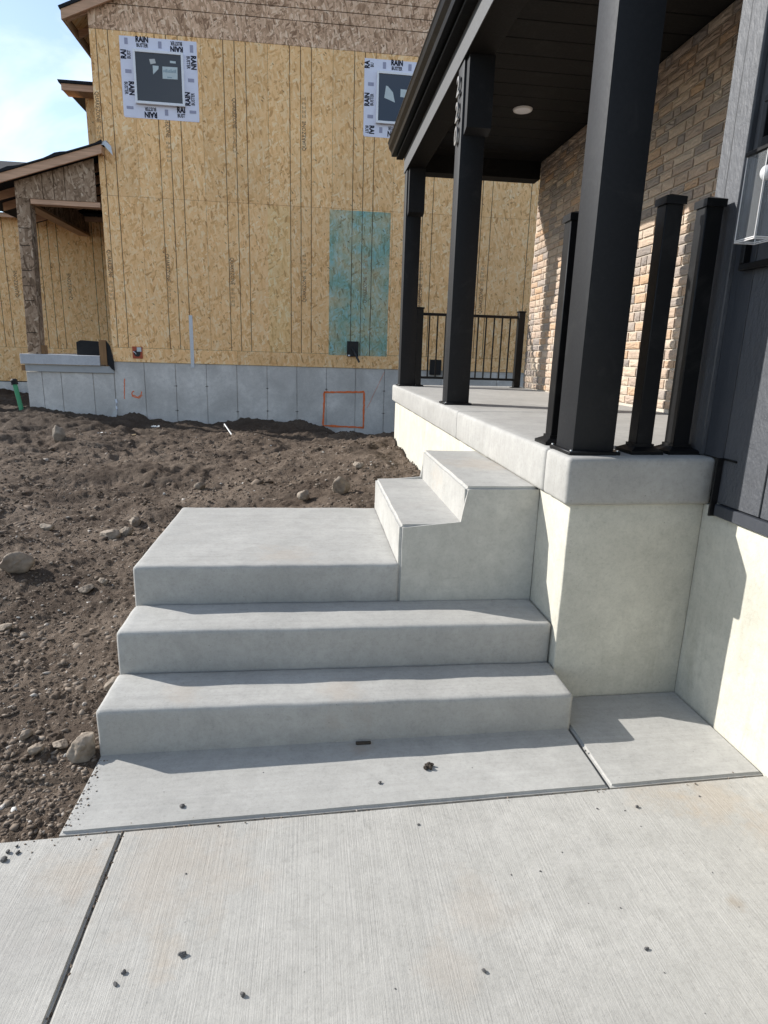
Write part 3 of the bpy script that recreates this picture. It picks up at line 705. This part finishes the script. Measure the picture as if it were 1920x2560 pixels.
# main roof: slab, rake board, eave fascia, lookouts
def rz_(x, d): return 7.265+.432*(x+4.985)+d
lr = bm_obj('roof', prism_bm([(-5.00, rz_(-5.0, .0)), (1.2, rz_(1.2, 0)), (7.4, rz_(-5.0, 0)), (7.4, rz_(-5.0, .055)), (1.2, rz_(1.2, .06)), (-5.02, rz_(-5.02, .055))], 11.12, 19.6, 'y'), 'shingle', NH)
bm_obj('rake_board', prism_bm([(-4.985, rz_(-4.985, -.16)), (1.2, rz_(1.2, -.16)), (1.2, rz_(1.2, -.003)), (-4.985, rz_(-4.985, -.003))], 11.14, 11.18, 'y'), 'lumber', NH)
box('eave_fascia', -4.983, -4.945, 11.183, 19.5, rz_(-4.985, -.16), rz_(-4.985, -.012), 'lumber_y', NH, .002)
bm_obj('roof_deck', prism_bm([(-4.944, rz_(-4.944, -.02)), (-4.57, rz_(-4.57, -.02)), (-4.57, rz_(-4.57, -.004)), (-4.944, rz_(-4.944, -.004))], 11.183, 19.5, 'y'), 'osb_plain', NH)
for k in range(9):
    y = 11.27+k*.61
    bm_obj('rafter_tail', prism_bm([(-4.943, rz_(-4.943, -.15)), (-4.572, rz_(-4.572, -.15)), (-4.572, rz_(-4.572, -.022)), (-4.943, rz_(-4.943, -.022))], y, y+.04, 'y'), 'lumber', NH)
# windows
def window(x0, x1, z0, z1, gx0, gx1, gz0, gz1, pane):
    wd = box('window', gx0-.036, gx1+.036, 11.200, YF-.006, gz0-.036, gz1+.036, 'white', NH, 0)     # sash blank
    for nm, a, c, e, f in (('frame', gx0-.07, gx0, gz0-.07, gz1+.07), ('frame', gx1, gx1+.07, gz0-.07, gz1+.07), ('frame', gx0+.0005, gx1-.0005, gz1, gz1+.07), ('frame', gx0+.0005, gx1-.0005, gz0-.07, gz0)):
        bm_obj(nm, box_bm(a+.03 if a < gx0 else a, c-.03 if c > gx1 else c, 11.178, 11.199, max(e, gz0-.045), min(f, gz1+.045), .004, 1), 'white', wd)
    p = box('pane', gx0, gx1, 11.192, 11.1985, gz0, gz1, pane, wd, 0)
    t = bmesh.new()
    for (a, c, e, f, d) in ((x0, x1, gz1+.036, z1, 0), (x0+.01, x1-.006, z0, gz0-.036, .0), (x0-.004, gx0-.036, z0+.02, z1-.003, .002), (gx1+.036, x1+.003, z0+.01, z1-.01, .002)):
        box_bm(a, c, YF-.004-d, YF-.001-d, e, f, 0, 1, t)
    tp = bm_obj('flashing_tape', t, 'tape', NH)
    return wd, tp
def logo(x, z, rot, par, word=('RAIN', 'BUSTER'), s=1.0):
    y = YF-.0085
    wall_text('lettering', word[0], x, y, z, .128*s, rot, 'ink', par, .006, .78, .045*s)
    wall_text('lettering', word[1], x, y, z, .085*s, rot, 'ink', par, .0022, .70, -.048*s)
def smudge(pts, par):
    t = bmesh.new()
    for (x, z, a, h) in pts: box_bm(x-a, x+a, YF-.0082, YF-.0075, z-h, z+h, 0, 1, t)
    bm_obj('faded_print', t, 'ink2', par)
w1, t1 = window(-4.045, -2.69, 5.668, 6.98, -3.775, -2.968, 5.937, 6.722, 'pane1')
for x, z, rt_ in ((-3.652, 6.896, 0), (-3.046, 6.879, 180), (-2.80, 6.639, -90), (-3.93, 6.147, -90), (-2.835, 6.042, 90), (-3.564, 5.782, 180)): logo(x, z, rt_, t1)
logo(-3.94, 6.688, 90, t1, ('RAI', 'BUST')); logo(-3.014, 5.80, 0, t1, ('RAI', 'BUST'))
smudge([(-3.93, 6.90, .03, .05), (-3.34, 6.88, .03, .055), (-2.78, 6.86, .03, .06), (-3.92, 6.42, .055, .03), (-2.81, 6.35, .055, .03), (-3.93, 5.83, .06, .025), (-3.28, 5.79, .03, .05), (-2.80, 5.83, .06, .025)], t1)
def sticker(pts, mat, par, y=11.1905):
    bm_ = bmesh.new(); prism_bm(pts, y, y+.001, 'y', bm_); return bm_obj('sticker', bm_, mat, par)
sticker([(-3.53, 6.622), (-3.433, 6.632), (-3.415, 6.564), (-3.512, 6.542)], 'litter', w1); sticker([(-3.475, 6.525), (-3.369, 6.524), (-3.375, 6.474), (-3.473, 6.382)], 'paper', w1)
sticker([(-3.165, 6.622), (-3.063, 6.619), (-3.063, 6.585), (-3.165, 6.587)], 'paper', w1); s4 = sticker([(-3.304, 6.521), (-3.037, 6.525), (-3.043, 6.33), (-3.309, 6.324)], 'paper', w1)
t = bmesh.new()
for q in range(9): box_bm(-3.29+q*.026, -3.272+q*.026, 11.1885, 11.1895, 6.43, 6.465+.02*((q*7) % 3)/2, 0, 1, t)
box_bm(-3.225, -3.14, 11.1885, 11.1895, 6.343, 6.362, 0, 1, t); bm_obj('print', t, 'paper2', w1)
w2, t2 = window(.405, 1.80, 5.632, 6.958, .676, 1.49, 5.905, 6.702, 'pane2')
logo(.50, 6.852, 90, t2, ('RA', 'BU')); logo(1.02, 6.87, 0, t2); logo(.51, 6.268, 90, t2); logo(.515, 5.755, -90, t2, ('RAI', 'BUST')); logo(.985, 5.755, 180, t2); logo(1.55, 6.85, 180, t2)
smudge([(.78, 6.86, .03, .055), (1.27, 6.86, .03, .055), (.53, 6.53, .055, .03), (.53, 5.98, .055, .03), (.74, 5.76, .03, .05)], t2)
sticker([(.816, 6.507), (.85, 6.50), (.95, 6.403), (.995, 6.233), (.788, 6.30)], 'paper', w2); sticker([(1.097, 6.47), (1.216, 6.465), (1.216, 6.329), (1.097, 6.335)], 'paper', w2)
# coatings, boxes and strap on the wall
def coat(x0, x1, z0, z1, mat, nm): return box(nm, x0, x1, YF-.0028, YF-.0006, z0, z1, mat, NH, 0)
coat(-.235, .985, 1.50, 4.296, 'osb_green', 'green_coating'); coat(-1.45, -1.02, 1.53, 4.30, 'osb_faint', 'faded_coating')
vb = box('utility_box', .144, .382, YF-.05, YF-.003, 1.479, 1.787, 'blackplastic', NH, .004)
bm_obj('conduit', tube_bm([(.245, YF-.05, 1.655), (.275, YF-.12, 1.60), (.36, YF-.26, 1.42), (.385, YF-.28, 1.37)], .022, 10), 'blackplastic', vb, None, 60)
bm_obj('tag', box_bm(.165, .205, YF-.056, YF-.0505, 1.487, 1.515), 'white', vb)
box('utility_box', 1.916, 2.16, YF-.05, YF-.002, 1.15, 1.466, 'blackplastic', NH, .004)
rb = box('outlet_box', -4.178, -3.985, YF-.02, YF-.001, 1.315, 1.548, 'red', NH, .004)
b = bmesh.new(); bmesh.ops.create_cone(b, cap_ends=True, segments=24, radius1=.062, radius2=.062, depth=.012, matrix=Matrix.Translation((-4.085, YF-.026, 1.415)) @ Matrix.Rotation(math.radians(90), 4, 'X')); bm_obj('opening', b, 'blackplastic', rb, None, 40)
bm_obj('tag', box_bm(-4.085, -3.998, YF-.036, YF-.033, 1.45, 1.535), 'paper', rb)
bm_obj('wire', tube_bm([(-4.16, YF-.03, 1.45), (-4.12, YF-.05, 1.43), (-4.10, YF-.05, 1.40)], .008, 6), 'white', rb)
b = box_bm(-3.045, -2.975, YF-.006, YF-.002, 1.16, 2.19, 0)
o = bm_obj('metal_strap', b, 'galv', NH)
b = bmesh.new()
for k in range(16): bmesh.ops.create_cone(b, cap_ends=True, segments=6, radius1=.006, radius2=.006, depth=.004, matrix=Matrix.Translation((-3.01+.012*(-1)**k, YF-.008, 1.30+k*.053)) @ Matrix.Rotation(math.radians(90), 4, 'X'))
bm_obj('nails', b, 'steel', o)
# printed mill stamps
for (x, z, rt_) in ((-4.51, 5.62, -90), (-4.50, 2.917, -90), (-3.405, 2.887, -90), (-2.165, 2.879, -90), (-.735, 2.962, 90), (.50, 2.99, 90), (-2.04, 5.684, -90), (-.735, 5.742, 90), (-3.275, 5.45, -90), (2.945, 2.872, 90), (1.65, 2.905, 90)):
    yst = YF-.0036
    sg = 1 if rt_ < 0 else -1
    wall_text('mill_stamp', 'QUAKEZONE', x, yst, z+.18*sg, .105, rt_, 'stamp', NH, .0006, .80)
    b = bmesh.new()
    for q in range(3):
        for s_ in range(5):
            zc = z-(.16+.075*s_)*sg; box_bm(x-.036+q*.027, x-.024+q*.027, yst-.0003, yst, zc-.028, zc+.030*random.random(), 0, 1, b)
    bm_obj('mill_stamp_lines', b, 'stamp2', NH)['kind'] = 'stuff'
# poured foundation: form-panel impressions with recessed joints
fd = box('foundation', -4.574, 8.0, 11.282, 19.0, -.9, 1.241, 'found', NH, 0)
fx = [-4.572, -3.978]+[-3.978+.6165*k for k in range(1, 15)]
def fpanel(a, c, z1, par, seed):
    b = box_bm(a+.006, c-.006, 11.262, 11.2815, -.7, z1, .003, 1); cut(b, 2, np.arange(-.1, 1.2, .2)); wobble(b, .0018, 4, seed); bm_obj('form_panel', b, 'found', par, None, 40)
for k, (a, c) in enumerate(zip(fx, fx[1:])): fpanel(a, c, 1.240, fd, k)
t = bmesh.new()
for x in fx[1:14]:
    for z in (.30, .78):
        if random.random() < .25: continue
        z += random.uniform(-.02, .02); box_bm(x-.02-.03*random.random(), x+.015+.03*random.random(), 11.2585, 11.2605, z-.004, z+.006, .001, 1, t); box_bm(x-.009, x+.009, 11.256, 11.2605, z-.015, z+.016, .002, 1, t)
M['tie'] = simple('rusty_tie_end', (.16, .145, .13), .9, .1, 0, .4, 50)
o = bm_obj('form_ties', t, 'tie', fd); o['kind'] = 'stuff'
# orange paint marks
b = bmesh.new(); r = random.Random(3)
def wob(p, q, n=14, a=.006): return [(p[0]+(q[0]-p[0])*i/n+r.uniform(-a, a), p[1]+(q[1]-p[1])*i/n+r.uniform(-a, a)) for i in range(n+1)]
for off_ in (0, .014):
    for p, q in (((-.33, .735), (.525, .762)), ((.52, .755), (.515, -.005)), ((.52, .0), (-.345, .03)), ((-.35, .03), (-.325, .74))): ribbon_xz(wob((p[0]+off_, p[1]-off_), (q[0]+off_, q[1]-off_)), .024, 11.2575-off_*.05, b)
ribbon_xz(wob((-4.376, .908), (-4.405, .5)), .016, 11.2575, b)
ribbon_xz([(-4.19+(.03+.012*k)*math.cos(k*.5+2), .63+(.04+.014*k)*math.sin(k*.5+2)*.8) for k in range(10)], .022, 11.2574, b)
ribbon_xz([(-4.25+.016*k, .55+.03*math.sin(k*.6)) for k in range(14)], .014, 11.2573, b)
bm_obj('spray_mark', b, 'orange', fd)
wl_ = bmesh.new(); ribbon_xz(wob((.95, 1.18), (.60, .42), 10, .004), .006, 11.2574, wl_); bm_obj('spray_line', wl_, 'orange', fd)
# low side porch of that house
pf = box('porch_plinth', -6.262, -4.577, 11.281, 14.5, -.9, 1.005, 'found', NH, 0)
px = [-6.262, -5.964, -5.601, -4.987, -4.578]
for k, (a, c) in enumerate(zip(px, px[1:])): fpanel(a, c, 1.004, pf, 40+k)
box('form_board', -6.25, -4.565, 11.225, 11.262, 1.010, 1.146, 'formboard', NH, .002)
b = box_bm(-6.313, -4.806, 11.18, 14.4, 1.152, 1.345, .006, 1); wobble(b, .002, 5, 3); bm_obj('porch_ledge', b, 'ledge', NH)
box('wood_block', -4.800, -4.672, 11.19, 11.235, 1.17, 1.655, 'plywood', NH, .002)
b = prism_bm([(-5.33, 1.349), (-4.802, 1.349), (-4.802, 1.628), (-5.24, 1.642), (-5.33, 1.60)], 11.46, 11.52, 'y'); wobble(b, .01, 5, 7); bm_obj('building_paper', b, 'tar', NH)
b = prism_bm([(-4.670, 1.19), (-4.60, 1.10), (-4.548, 1.06), (-4.552, 1.25), (-4.60, 1.54), (-4.668, 1.645)], 11.21, 11.24, 'y'); bm_obj('building_paper', b, 'tar', NH)
box('wood_block', -6.32, -6.25, 11.22, 11.26, 1.02, 1.13, 'plywood', NH, .002)
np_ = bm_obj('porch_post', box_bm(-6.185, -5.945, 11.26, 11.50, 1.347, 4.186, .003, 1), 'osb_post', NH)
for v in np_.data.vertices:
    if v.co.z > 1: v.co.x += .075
b = bmesh.new()
for z in (1.75, 2.35, 2.62, 2.9, 3.35, 3.66): box_bm(-6.17, -5.99, 11.2575, 11.2595, z, z+.012, 0, 1, b)
for v in b.verts: v.co.x += .075*(v.co.z-1.347)/2.84
bm_obj('board_joint', b, 'dark', np_)
bm_obj('post_side_board', box_bm(-5.942, -5.885, 11.30, 11.47, 1.348, 1.52, .002), 'plywood', NH)
def fz(x, d=0): return 4.545+.327*(x+6.27)+d                     # top line of the shed roof's front board
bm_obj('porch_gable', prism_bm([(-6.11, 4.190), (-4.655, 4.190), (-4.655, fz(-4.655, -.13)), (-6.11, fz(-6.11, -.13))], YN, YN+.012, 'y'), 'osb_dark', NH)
box('porch_beam', -5.86, -4.60, YN+.013, 11.46, 4.10, 4.187, 'lumber', NH, .002)
sb = box('side_beam', -6.10, -5.87, 11.52, 14.55, 4.14, 4.50, 'osb_post', NH, .002); box('side_beam_edge', -6.11, -5.86, 11.52, 14.55, 4.085, 4.137, 'lumber_y', NH, .002)
bm_obj('fascia_board', prism_bm([(-7.1, fz(-7.1, -.152)), (-4.445, fz(-4.445, -.152)), (-4.445, fz(-4.445)), (-7.1, fz(-7.1))], 11.06, 11.10, 'y'), 'lumber', NH)
box('fascia_return', -4.483, -4.445, 11.102, 11.246, fz(-4.445, -.15), fz(-4.445, -.01), 'lumber_y', NH, .002)
# shed roof deck with a wavy felt edge
b = bmesh.new(); n = 26; A = []
for i in range(n+1):
    x = -7.15+(-4.43+7.15)*i/n; wv = .018+.035*max(0, math.sin(i*.75+.5))**2
    A.append([b.verts.new((x, y, fz(x, d))) for y, d in ((11.03, .004), (11.03, wv+.014), (14.5, .05), (14.5, .004))])
for p, q in zip(A, A[1:]):
    for k in range(4): b.faces.new((p[k], q[k], q[(k+1) % 4], p[(k+1) % 4]))
b.faces.new(A[0]); b.faces.new(A[-1][::-1]); bm_obj('porch_roof', b, 'shingle', NH)
for k in range(4): 
    y = 11.9+k*.65
    bm_obj('rafter', prism_bm([(-6.9, fz(-6.9, -.15)), (-4.6, fz(-4.6, -.15)), (-4.6, fz(-4.6, -.004)), (-6.9, fz(-6.9, -.004))], y, y+.045, 'y'), 'lumber', NH)
b = prism_bm([(-4.50, 5.135), (-4.36, 5.20), (-4.27, 5.12), (-4.25, 4.96), (-4.30, 5.02), (-4.40, 5.13), (-4.62, 5.115)], 11.07, 11.075, 'y'); prism_bm([(-4.55, 5.15), (-4.35, 5.205), (-4.35, 5.211), (-4.55, 5.156)], 11.0755, 11.246, 'y', b)
bm_obj('metal_flashing', b, 'galv', NH)
wall_text('marking', '< Flush', -5.60, 14.55, 1.31, .25, 0, 'orange', NH, .004, 1.15)
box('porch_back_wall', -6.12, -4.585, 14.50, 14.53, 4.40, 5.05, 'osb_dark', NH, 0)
# recessed wing behind the side porch
box('wing_wall', -12.0, -4.58, 14.612, 22, .62, 4.45, 'dark', NH, 0)
wsm = [-11.1+1.216*k for k in range(6)]+[-4.60]
M['osb_wing'] = osb('osb_wing_sheathing', TANS, 'x', -11.1)
for a, c in zip(wsm, wsm[1:]):
    box('chipboard_panel', a+.002, c-.002, 14.60, 14.611, 1.46, 4.44, 'osb_wing', NH, 0); box('rim_panel', a+.002, c-.002, 14.60, 14.611, .64, 1.456, 'osb_plain', NH, 0)
box('wing_foundation', -12, -4.58, 14.615, 22, -.9, .617, 'found', NH, 0)
box('wing_fascia', -14, -4.60, 14.30, 14.34, 4.375, 4.472, 'lumber', NH, .002)
bm_obj('wing_roof', prism_bm([(14.22, 4.475), (20, 6.90), (20, 6.95), (14.20, 4.525)], -14, -4.6, 'x'), 'shingle', NH)
b = bmesh.new(); bmesh.ops.create_cone(b, cap_ends=True, segments=12, radius1=.16, radius2=.10, depth=.16, matrix=Matrix.Translation((-7.45, 15.2, 4.99))); bm_obj('roof_vent', b, 'white', NH, None, 40)
for (x, z) in ((-7.67, 2.938), (-6.44, 2.925)): wall_text('mill_stamp', 'QUAKEZONE', x, 14.597, z, .12, 90, 'stamp', NH, .0004, .85)
# small bay further up and back
box('bay_wall', -5.62, -4.58, 14.2, 16, 4.9, 6.93, 'osb_plain', NH, 0)
box('bay_fascia', -5.98, -4.58, 13.80, 13.84, 6.90, 7.03, 'lumber', NH, .002); bm_obj('bay_roof', prism_bm([(-6.02, 7.033), (-4.58, 7.033), (-4.58, 7.09), (-6.04, 7.09)], 13.77, 16, 'y'), 'shingle', NH)
box('bay_soffit', -5.97, -4.58, 13.845, 14.195, 6.905, 6.93, 'lumber_y', NH, 0)
# torn cable end at the corner
b = tube_bm([(-4.56, 11.22, .49), (-4.545, 11.20, .42), (-4.56, 11.20, .36), (-4.545, 11.19, .30), (-4.56, 11.19, .25)], [.018, .022, .014, .02, .012], 7); bm_obj('cable_tail', b, 'galv', NH)
b = prism_bm([(-4.66, .15), (-4.57, .12), (-4.53, .25), (-4.60, .27)], 11.17, 11.185, 'y'); bm_obj('cable_tag', b, 'litter', NH)

# ------------------------------------------------------------------ things lying about
e = tag(empty('standpipe', (-6.42, 11.32, .1)), 'green plastic pipe leaning against the plinth with a dark cap', 'pipe')
bm_obj('pipe', tube_bm([(-6.40, 11.28, .02), (-6.53, 11.33, .76)], .043, 16), 'green', e, None, 60)
b = tube_bm([(-6.525, 11.33, .735), (-6.54, 11.335, .82), (-6.545, 11.335, .85)], [.062, .068, .04], 12); wobble(b, .012, 14, 4); bm_obj('cap', b, 'tar', e)

def rock(x, y, sx, sy_, sz, label, seed, sink=.3, mat='rock', rz0=0, group='loose rocks on the dirt', cat='rock', z=None):
    b = bmesh.new(); bmesh.ops.create_icosphere(b, subdivisions=4, radius=1)
    s = Vector((seed*3.7, seed*1.3, seed*.7))
    pl = [(Vector((mnoise.random()-.5, mnoise.random()-.5, mnoise.random()-.35)).normalized(), .50+.38*mnoise.random()) for _ in range(13)]
    for v in b.verts:
        d = v.co.normalized(); rr = 1.0
        for n_, k in pl:
            c = d.dot(n_)
            if c > .05: rr = min(rr, k/c)
        rr += .10*mnoise.noise(d*2.2+s)+.05*mnoise.noise(d*6+s)+.02*mnoise.noise(d*15+s)
        v.co = d*rr
    bmesh.ops.transform(b, matrix=Matrix.Rotation(rz0, 4, 'Z') @ Matrix.Diagonal((sx, sy_, sz, 1)), verts=b.verts)
    z0 = (float(hfull(np.array([x]), np.array([y]))[0]) if z is None else z)
    bmesh.ops.translate(b, vec=(x, y, z0+sz*(1-sink)), verts=b.verts)
    return tag(bm_obj('rock' if cat == 'rock' else 'pebble', b, mat, None, None, 60), label, cat, group)
mnoise.seed_set(11)
for a in [(-2.42, 1.70, .105, .09, .075, 'biggest pale angular rock at the left edge of the dirt', 1),
          (-1.475, .02, .066, .06, .065, 'rough tan rock wedged against the corner of the lowest step', 2),
          (-2.06, 2.36, .085, .075, .05, 'long brown rock half sunk in dirt left of the landing', 3),
          (-1.96, 2.42, .050, .045, .042, 'brown rock touching the long one left of the landing', 4),
          (-1.94, 1.50, .045, .045, .030, 'flat grey rock beside the white one in mid dirt', 5),
          (-1.86, 1.56, .040, .03, .028, 'small whitish rock in the middle of the left dirt', 6),
          (-2.20, 1.04, .048, .04, .025, 'buried grey rock below the biggest rock at left edge', 7),
          (-2.00, 2.80, .06, .06, .05, 'round brown rock just left of the landing back corner', 8),
          (-2.57, 2.56, .06, .06, .035, 'low tan rock above the biggest rock at left', 9),
          (-4.0, 6.7, .10, .09, .13, 'upright pinkish rock on the far dirt ridge', 10),
          (-.36, 3.0, .095, .08, .08, 'tan rock peeking over the landing back edge near the upper steps', 11),
          (-.66, 3.05, .07, .06, .05, 'grey rounded rock behind the landing back edge', 12),
          (-.13, 4.0, .07, .06, .045, 'flat pale rock on the mound behind the upper steps', 13),
          (-1.70, 4.1, .07, .05, .05, 'white angular rock in the dirt beyond the landing', 14),
          (-1.725, .13, .032, .028, .026, 'round grey stone left of the lowest step', 15),
          (-1.650, .045, .030, .03, .026, 'pale rounded stone nearest the rock by the lowest step', 16),
          (-1.575, .075, .034, .03, .024, 'flat tan stone between the small stones and the wedged rock', 17),
          (-1.475, .44, .045, .04, .04, 'brown stone pressed against the second step end', 18),
          (-1.455, .36, .035, .04, .03, 'smaller stone just below the one at second step end', 19)]:
    rock(*a, rz0=a[6]*.9, z=None)
# gravel chips on the concrete
big = [(-.932, -.865, .016, 'dark pointed stone chip in the middle foreground of the driveway'), (-1.067, -.899, .011, 'upper of two dark chips beside the driveway rust stain'),
       (-1.077, -.926, .010, 'lower of two dark chips beside the driveway rust stain'), (-.766, -.986, .012, 'grey chip nearest the bottom edge left of centre'),
       (-1.53, -.493, .016, 'largest chip of the cluster at the left driveway edge'), (-1.531, -.462, .013, 'dark chip atop the cluster at the left driveway edge'), (-1.515, -.440, .008, 'tiny chip farthest back in the left driveway cluster'), (-1.500, -.468, .011, 'grey chip on the right of the left driveway cluster'),
       (-.170, -.988, .010, 'grey chip at the bottom edge right of centre'), (.272, -.974, .010, 'pale-sided chip low on the right of the driveway'),
       (-1.037, -.315, .015, 'square dark chip on the pad near the left joint'), (.70, -.33, .016, 'dark tilted chip on the edge of the right pad'), (.514, -.468, .012, 'broken dark chip just below the right pad joint')]
for k, (x, y, s, lb) in enumerate(big):
    zz0 = -.020+drz(x) if y < edge_y(x) else float(padz(x, y))
    if 'edge of the right pad' in lb: zz0 = .008
    rock(x, y, s*.74, s*.58, s*.44, lb, 30+k, .15, 'peb', k*1.1, 'stone chips on the concrete', 'stone chip', zz0)
rr = np.random.RandomState(4)
chip = None
for k in range(30):
    x = rr.uniform(-1.15, 1.0); y = rr.uniform(-1.15, -.40) if k < 25 else rr.uniform(-.33, -.15)
    if k < 18: x = rr.uniform(-.1, 1.0)
    s = .0014+.0032*rr.rand()**2; zz0 = -.020+drz(x) if y < edge_y(x)-.01 else float(padz(x, y))
    if chip is None:
        b = bmesh.new(); bmesh.ops.create_icosphere(b, subdivisions=1, radius=1); wobble(b, .35, 1.3, 3); chip = bpy.data.meshes.new('pebble'); b.to_mesh(chip); b.free(); chip.materials.append(M['peb'])
    o = bpy.data.objects.new('pebble', chip); COL.objects.link(o); o.location = (x, y, zz0+s*.4); o.scale = (s*1.3, s, s*.7); o.rotation_euler = (0, 0, rr.rand()*6)
    tag(o, 'tiny dark grit speck lying on the pale concrete', 'stone chip', 'tiny grit specks on the concrete')
b = bmesh.new(); r = random.Random(21)
for k in range(210):
    q = r.random()
    if q < .6: y = r.uniform(-.38, -.02); x = -1.40+abs(r.gauss(0, .022)); z0 = float(padz(x, y))
    elif q < .85: x = r.uniform(-1.75, -1.22); y = edge_y(x)-.004-abs(r.gauss(0, .04)); z0 = -.020+drz(x)
    else: x = r.uniform(-1.39, 1.0); y = edge_y(x)+r.choice((-1, 1))*(.008+abs(r.gauss(0, .012))); z0 = -.018+drz(x)
    s_ = .0007+.0030*r.random()**3
    bmesh.ops.create_icosphere(b, subdivisions=1, radius=1, matrix=Matrix.Translation((x, y, z0+s_*.3)) @ Matrix.Rotation(r.uniform(0, 6), 4, 'Z') @ Matrix.Diagonal((s_*1.4, s_, s_*.7, 1)))
tag(bm_obj('dirt_crumbs', b, 'stones'), 'fine crumbs of dirt spilled along the concrete edges', 'crumbs', kind='stuff')
# mud clod and peg on the pad
b = bmesh.new(); r = random.Random(8)
for k in range(26):
    s = r.uniform(.003, .009); a = r.uniform(0, 6.28); d = r.uniform(0, .017)
    bmesh.ops.create_icosphere(b, subdivisions=1, radius=s, matrix=Matrix.Translation((-.164+d*math.cos(a)*1.2, -.194+d*math.sin(a), float(padz(-.16, 0))+.004+.4*s)))
wobble(b, .004, 60, 2); tag(bm_obj('mud_clod', b, 'drydirt'), 'crumbled dark clod of dried mud on the grey pad below the steps', 'mud clod')
b = box_bm(-.425, -.365, -.030, -.016, padz(-.4, 0)+.001, padz(-.4, 0)+.010, .002, 1); tag(bm_obj('wood_peg', b, 'drydirt'), 'small brown wooden peg at the foot of the lowest step', 'peg')
rock(-.355, -.262, .008, .006, .005, 'black chip in the middle of the pad below the steps', 51, .1, 'peb', .4, 'stone chips on the concrete', 'stone chip', float(padz(-.355, 0)))
# scraps on the far dirt
def lath(p, q, wd, label):
    z0 = float(hfull(np.array([p[0]]), np.array([p[1]]))[0])+.05; z1 = float(hfull(np.array([q[0]]), np.array([q[1]]))[0])+.05
    d = Vector((q[0]-p[0], q[1]-p[1], z1-z0)); L = d.length
    b = box_bm(0, L, -wd/2, wd/2, -.008, .008, .001, 1); bmesh.ops.transform(b, matrix=Matrix.Translation((p[0], p[1], z0)) @ d.to_track_quat('X', 'Z').to_matrix().to_4x4(), verts=b.verts)
    return tag(bm_obj('wood_strip', b, 'lath'), label, 'wood strip', 'wood offcuts on the far dirt')
lath((-4.77, 8.27), (-4.36, 8.32), .045, 'longer pale wood strip lying on dirt below the plinth'); lath((-5.06, 7.9), (-4.80, 7.9), .035, 'shorter pale wood strip nearer the left edge'); lath((-3.62, 8.4), (-3.53, 8.65), .025, 'thin pale splinter pointing away near the house corner')
def scrap(x, y, s, label, seed):
    z = float(hfull(np.array([x]), np.array([y]))[0])+.02
    b = bmesh.new(); bmesh.ops.create_grid(b, x_segments=7, y_segments=5, size=1)
    for v in b.verts: v.co = Vector((x+v.co.x*s*1.4, y+v.co.y*s*.7, z+abs(mnoise.noise(v.co*1.7+Vector((seed, 0, 0))))*s*1.1+.01))
    bmesh.ops.solidify(b, geom=list(b.faces), thickness=.003)
    return tag(bm_obj('plastic_scrap', b, 'litter'), label, 'scrap', 'white scraps on the far dirt')
scrap(-3.80, 7.95, .07, 'crumpled white plastic scrap on dirt left of centre', 1.3); scrap(-3.45, 9.7, .05, 'flat white scrap lying near the foundation', 4.1)
b = tube_bm([(-1.95, 7.8, .36), (-1.92, 7.6, .42), (-1.84, 7.4, .36), (-1.76, 7.2, .30)], .010, 7); tag(bm_obj('bent_strip', b, 'litter'), 'bent white plastic strip sticking out of the dark dirt', 'plastic strip')
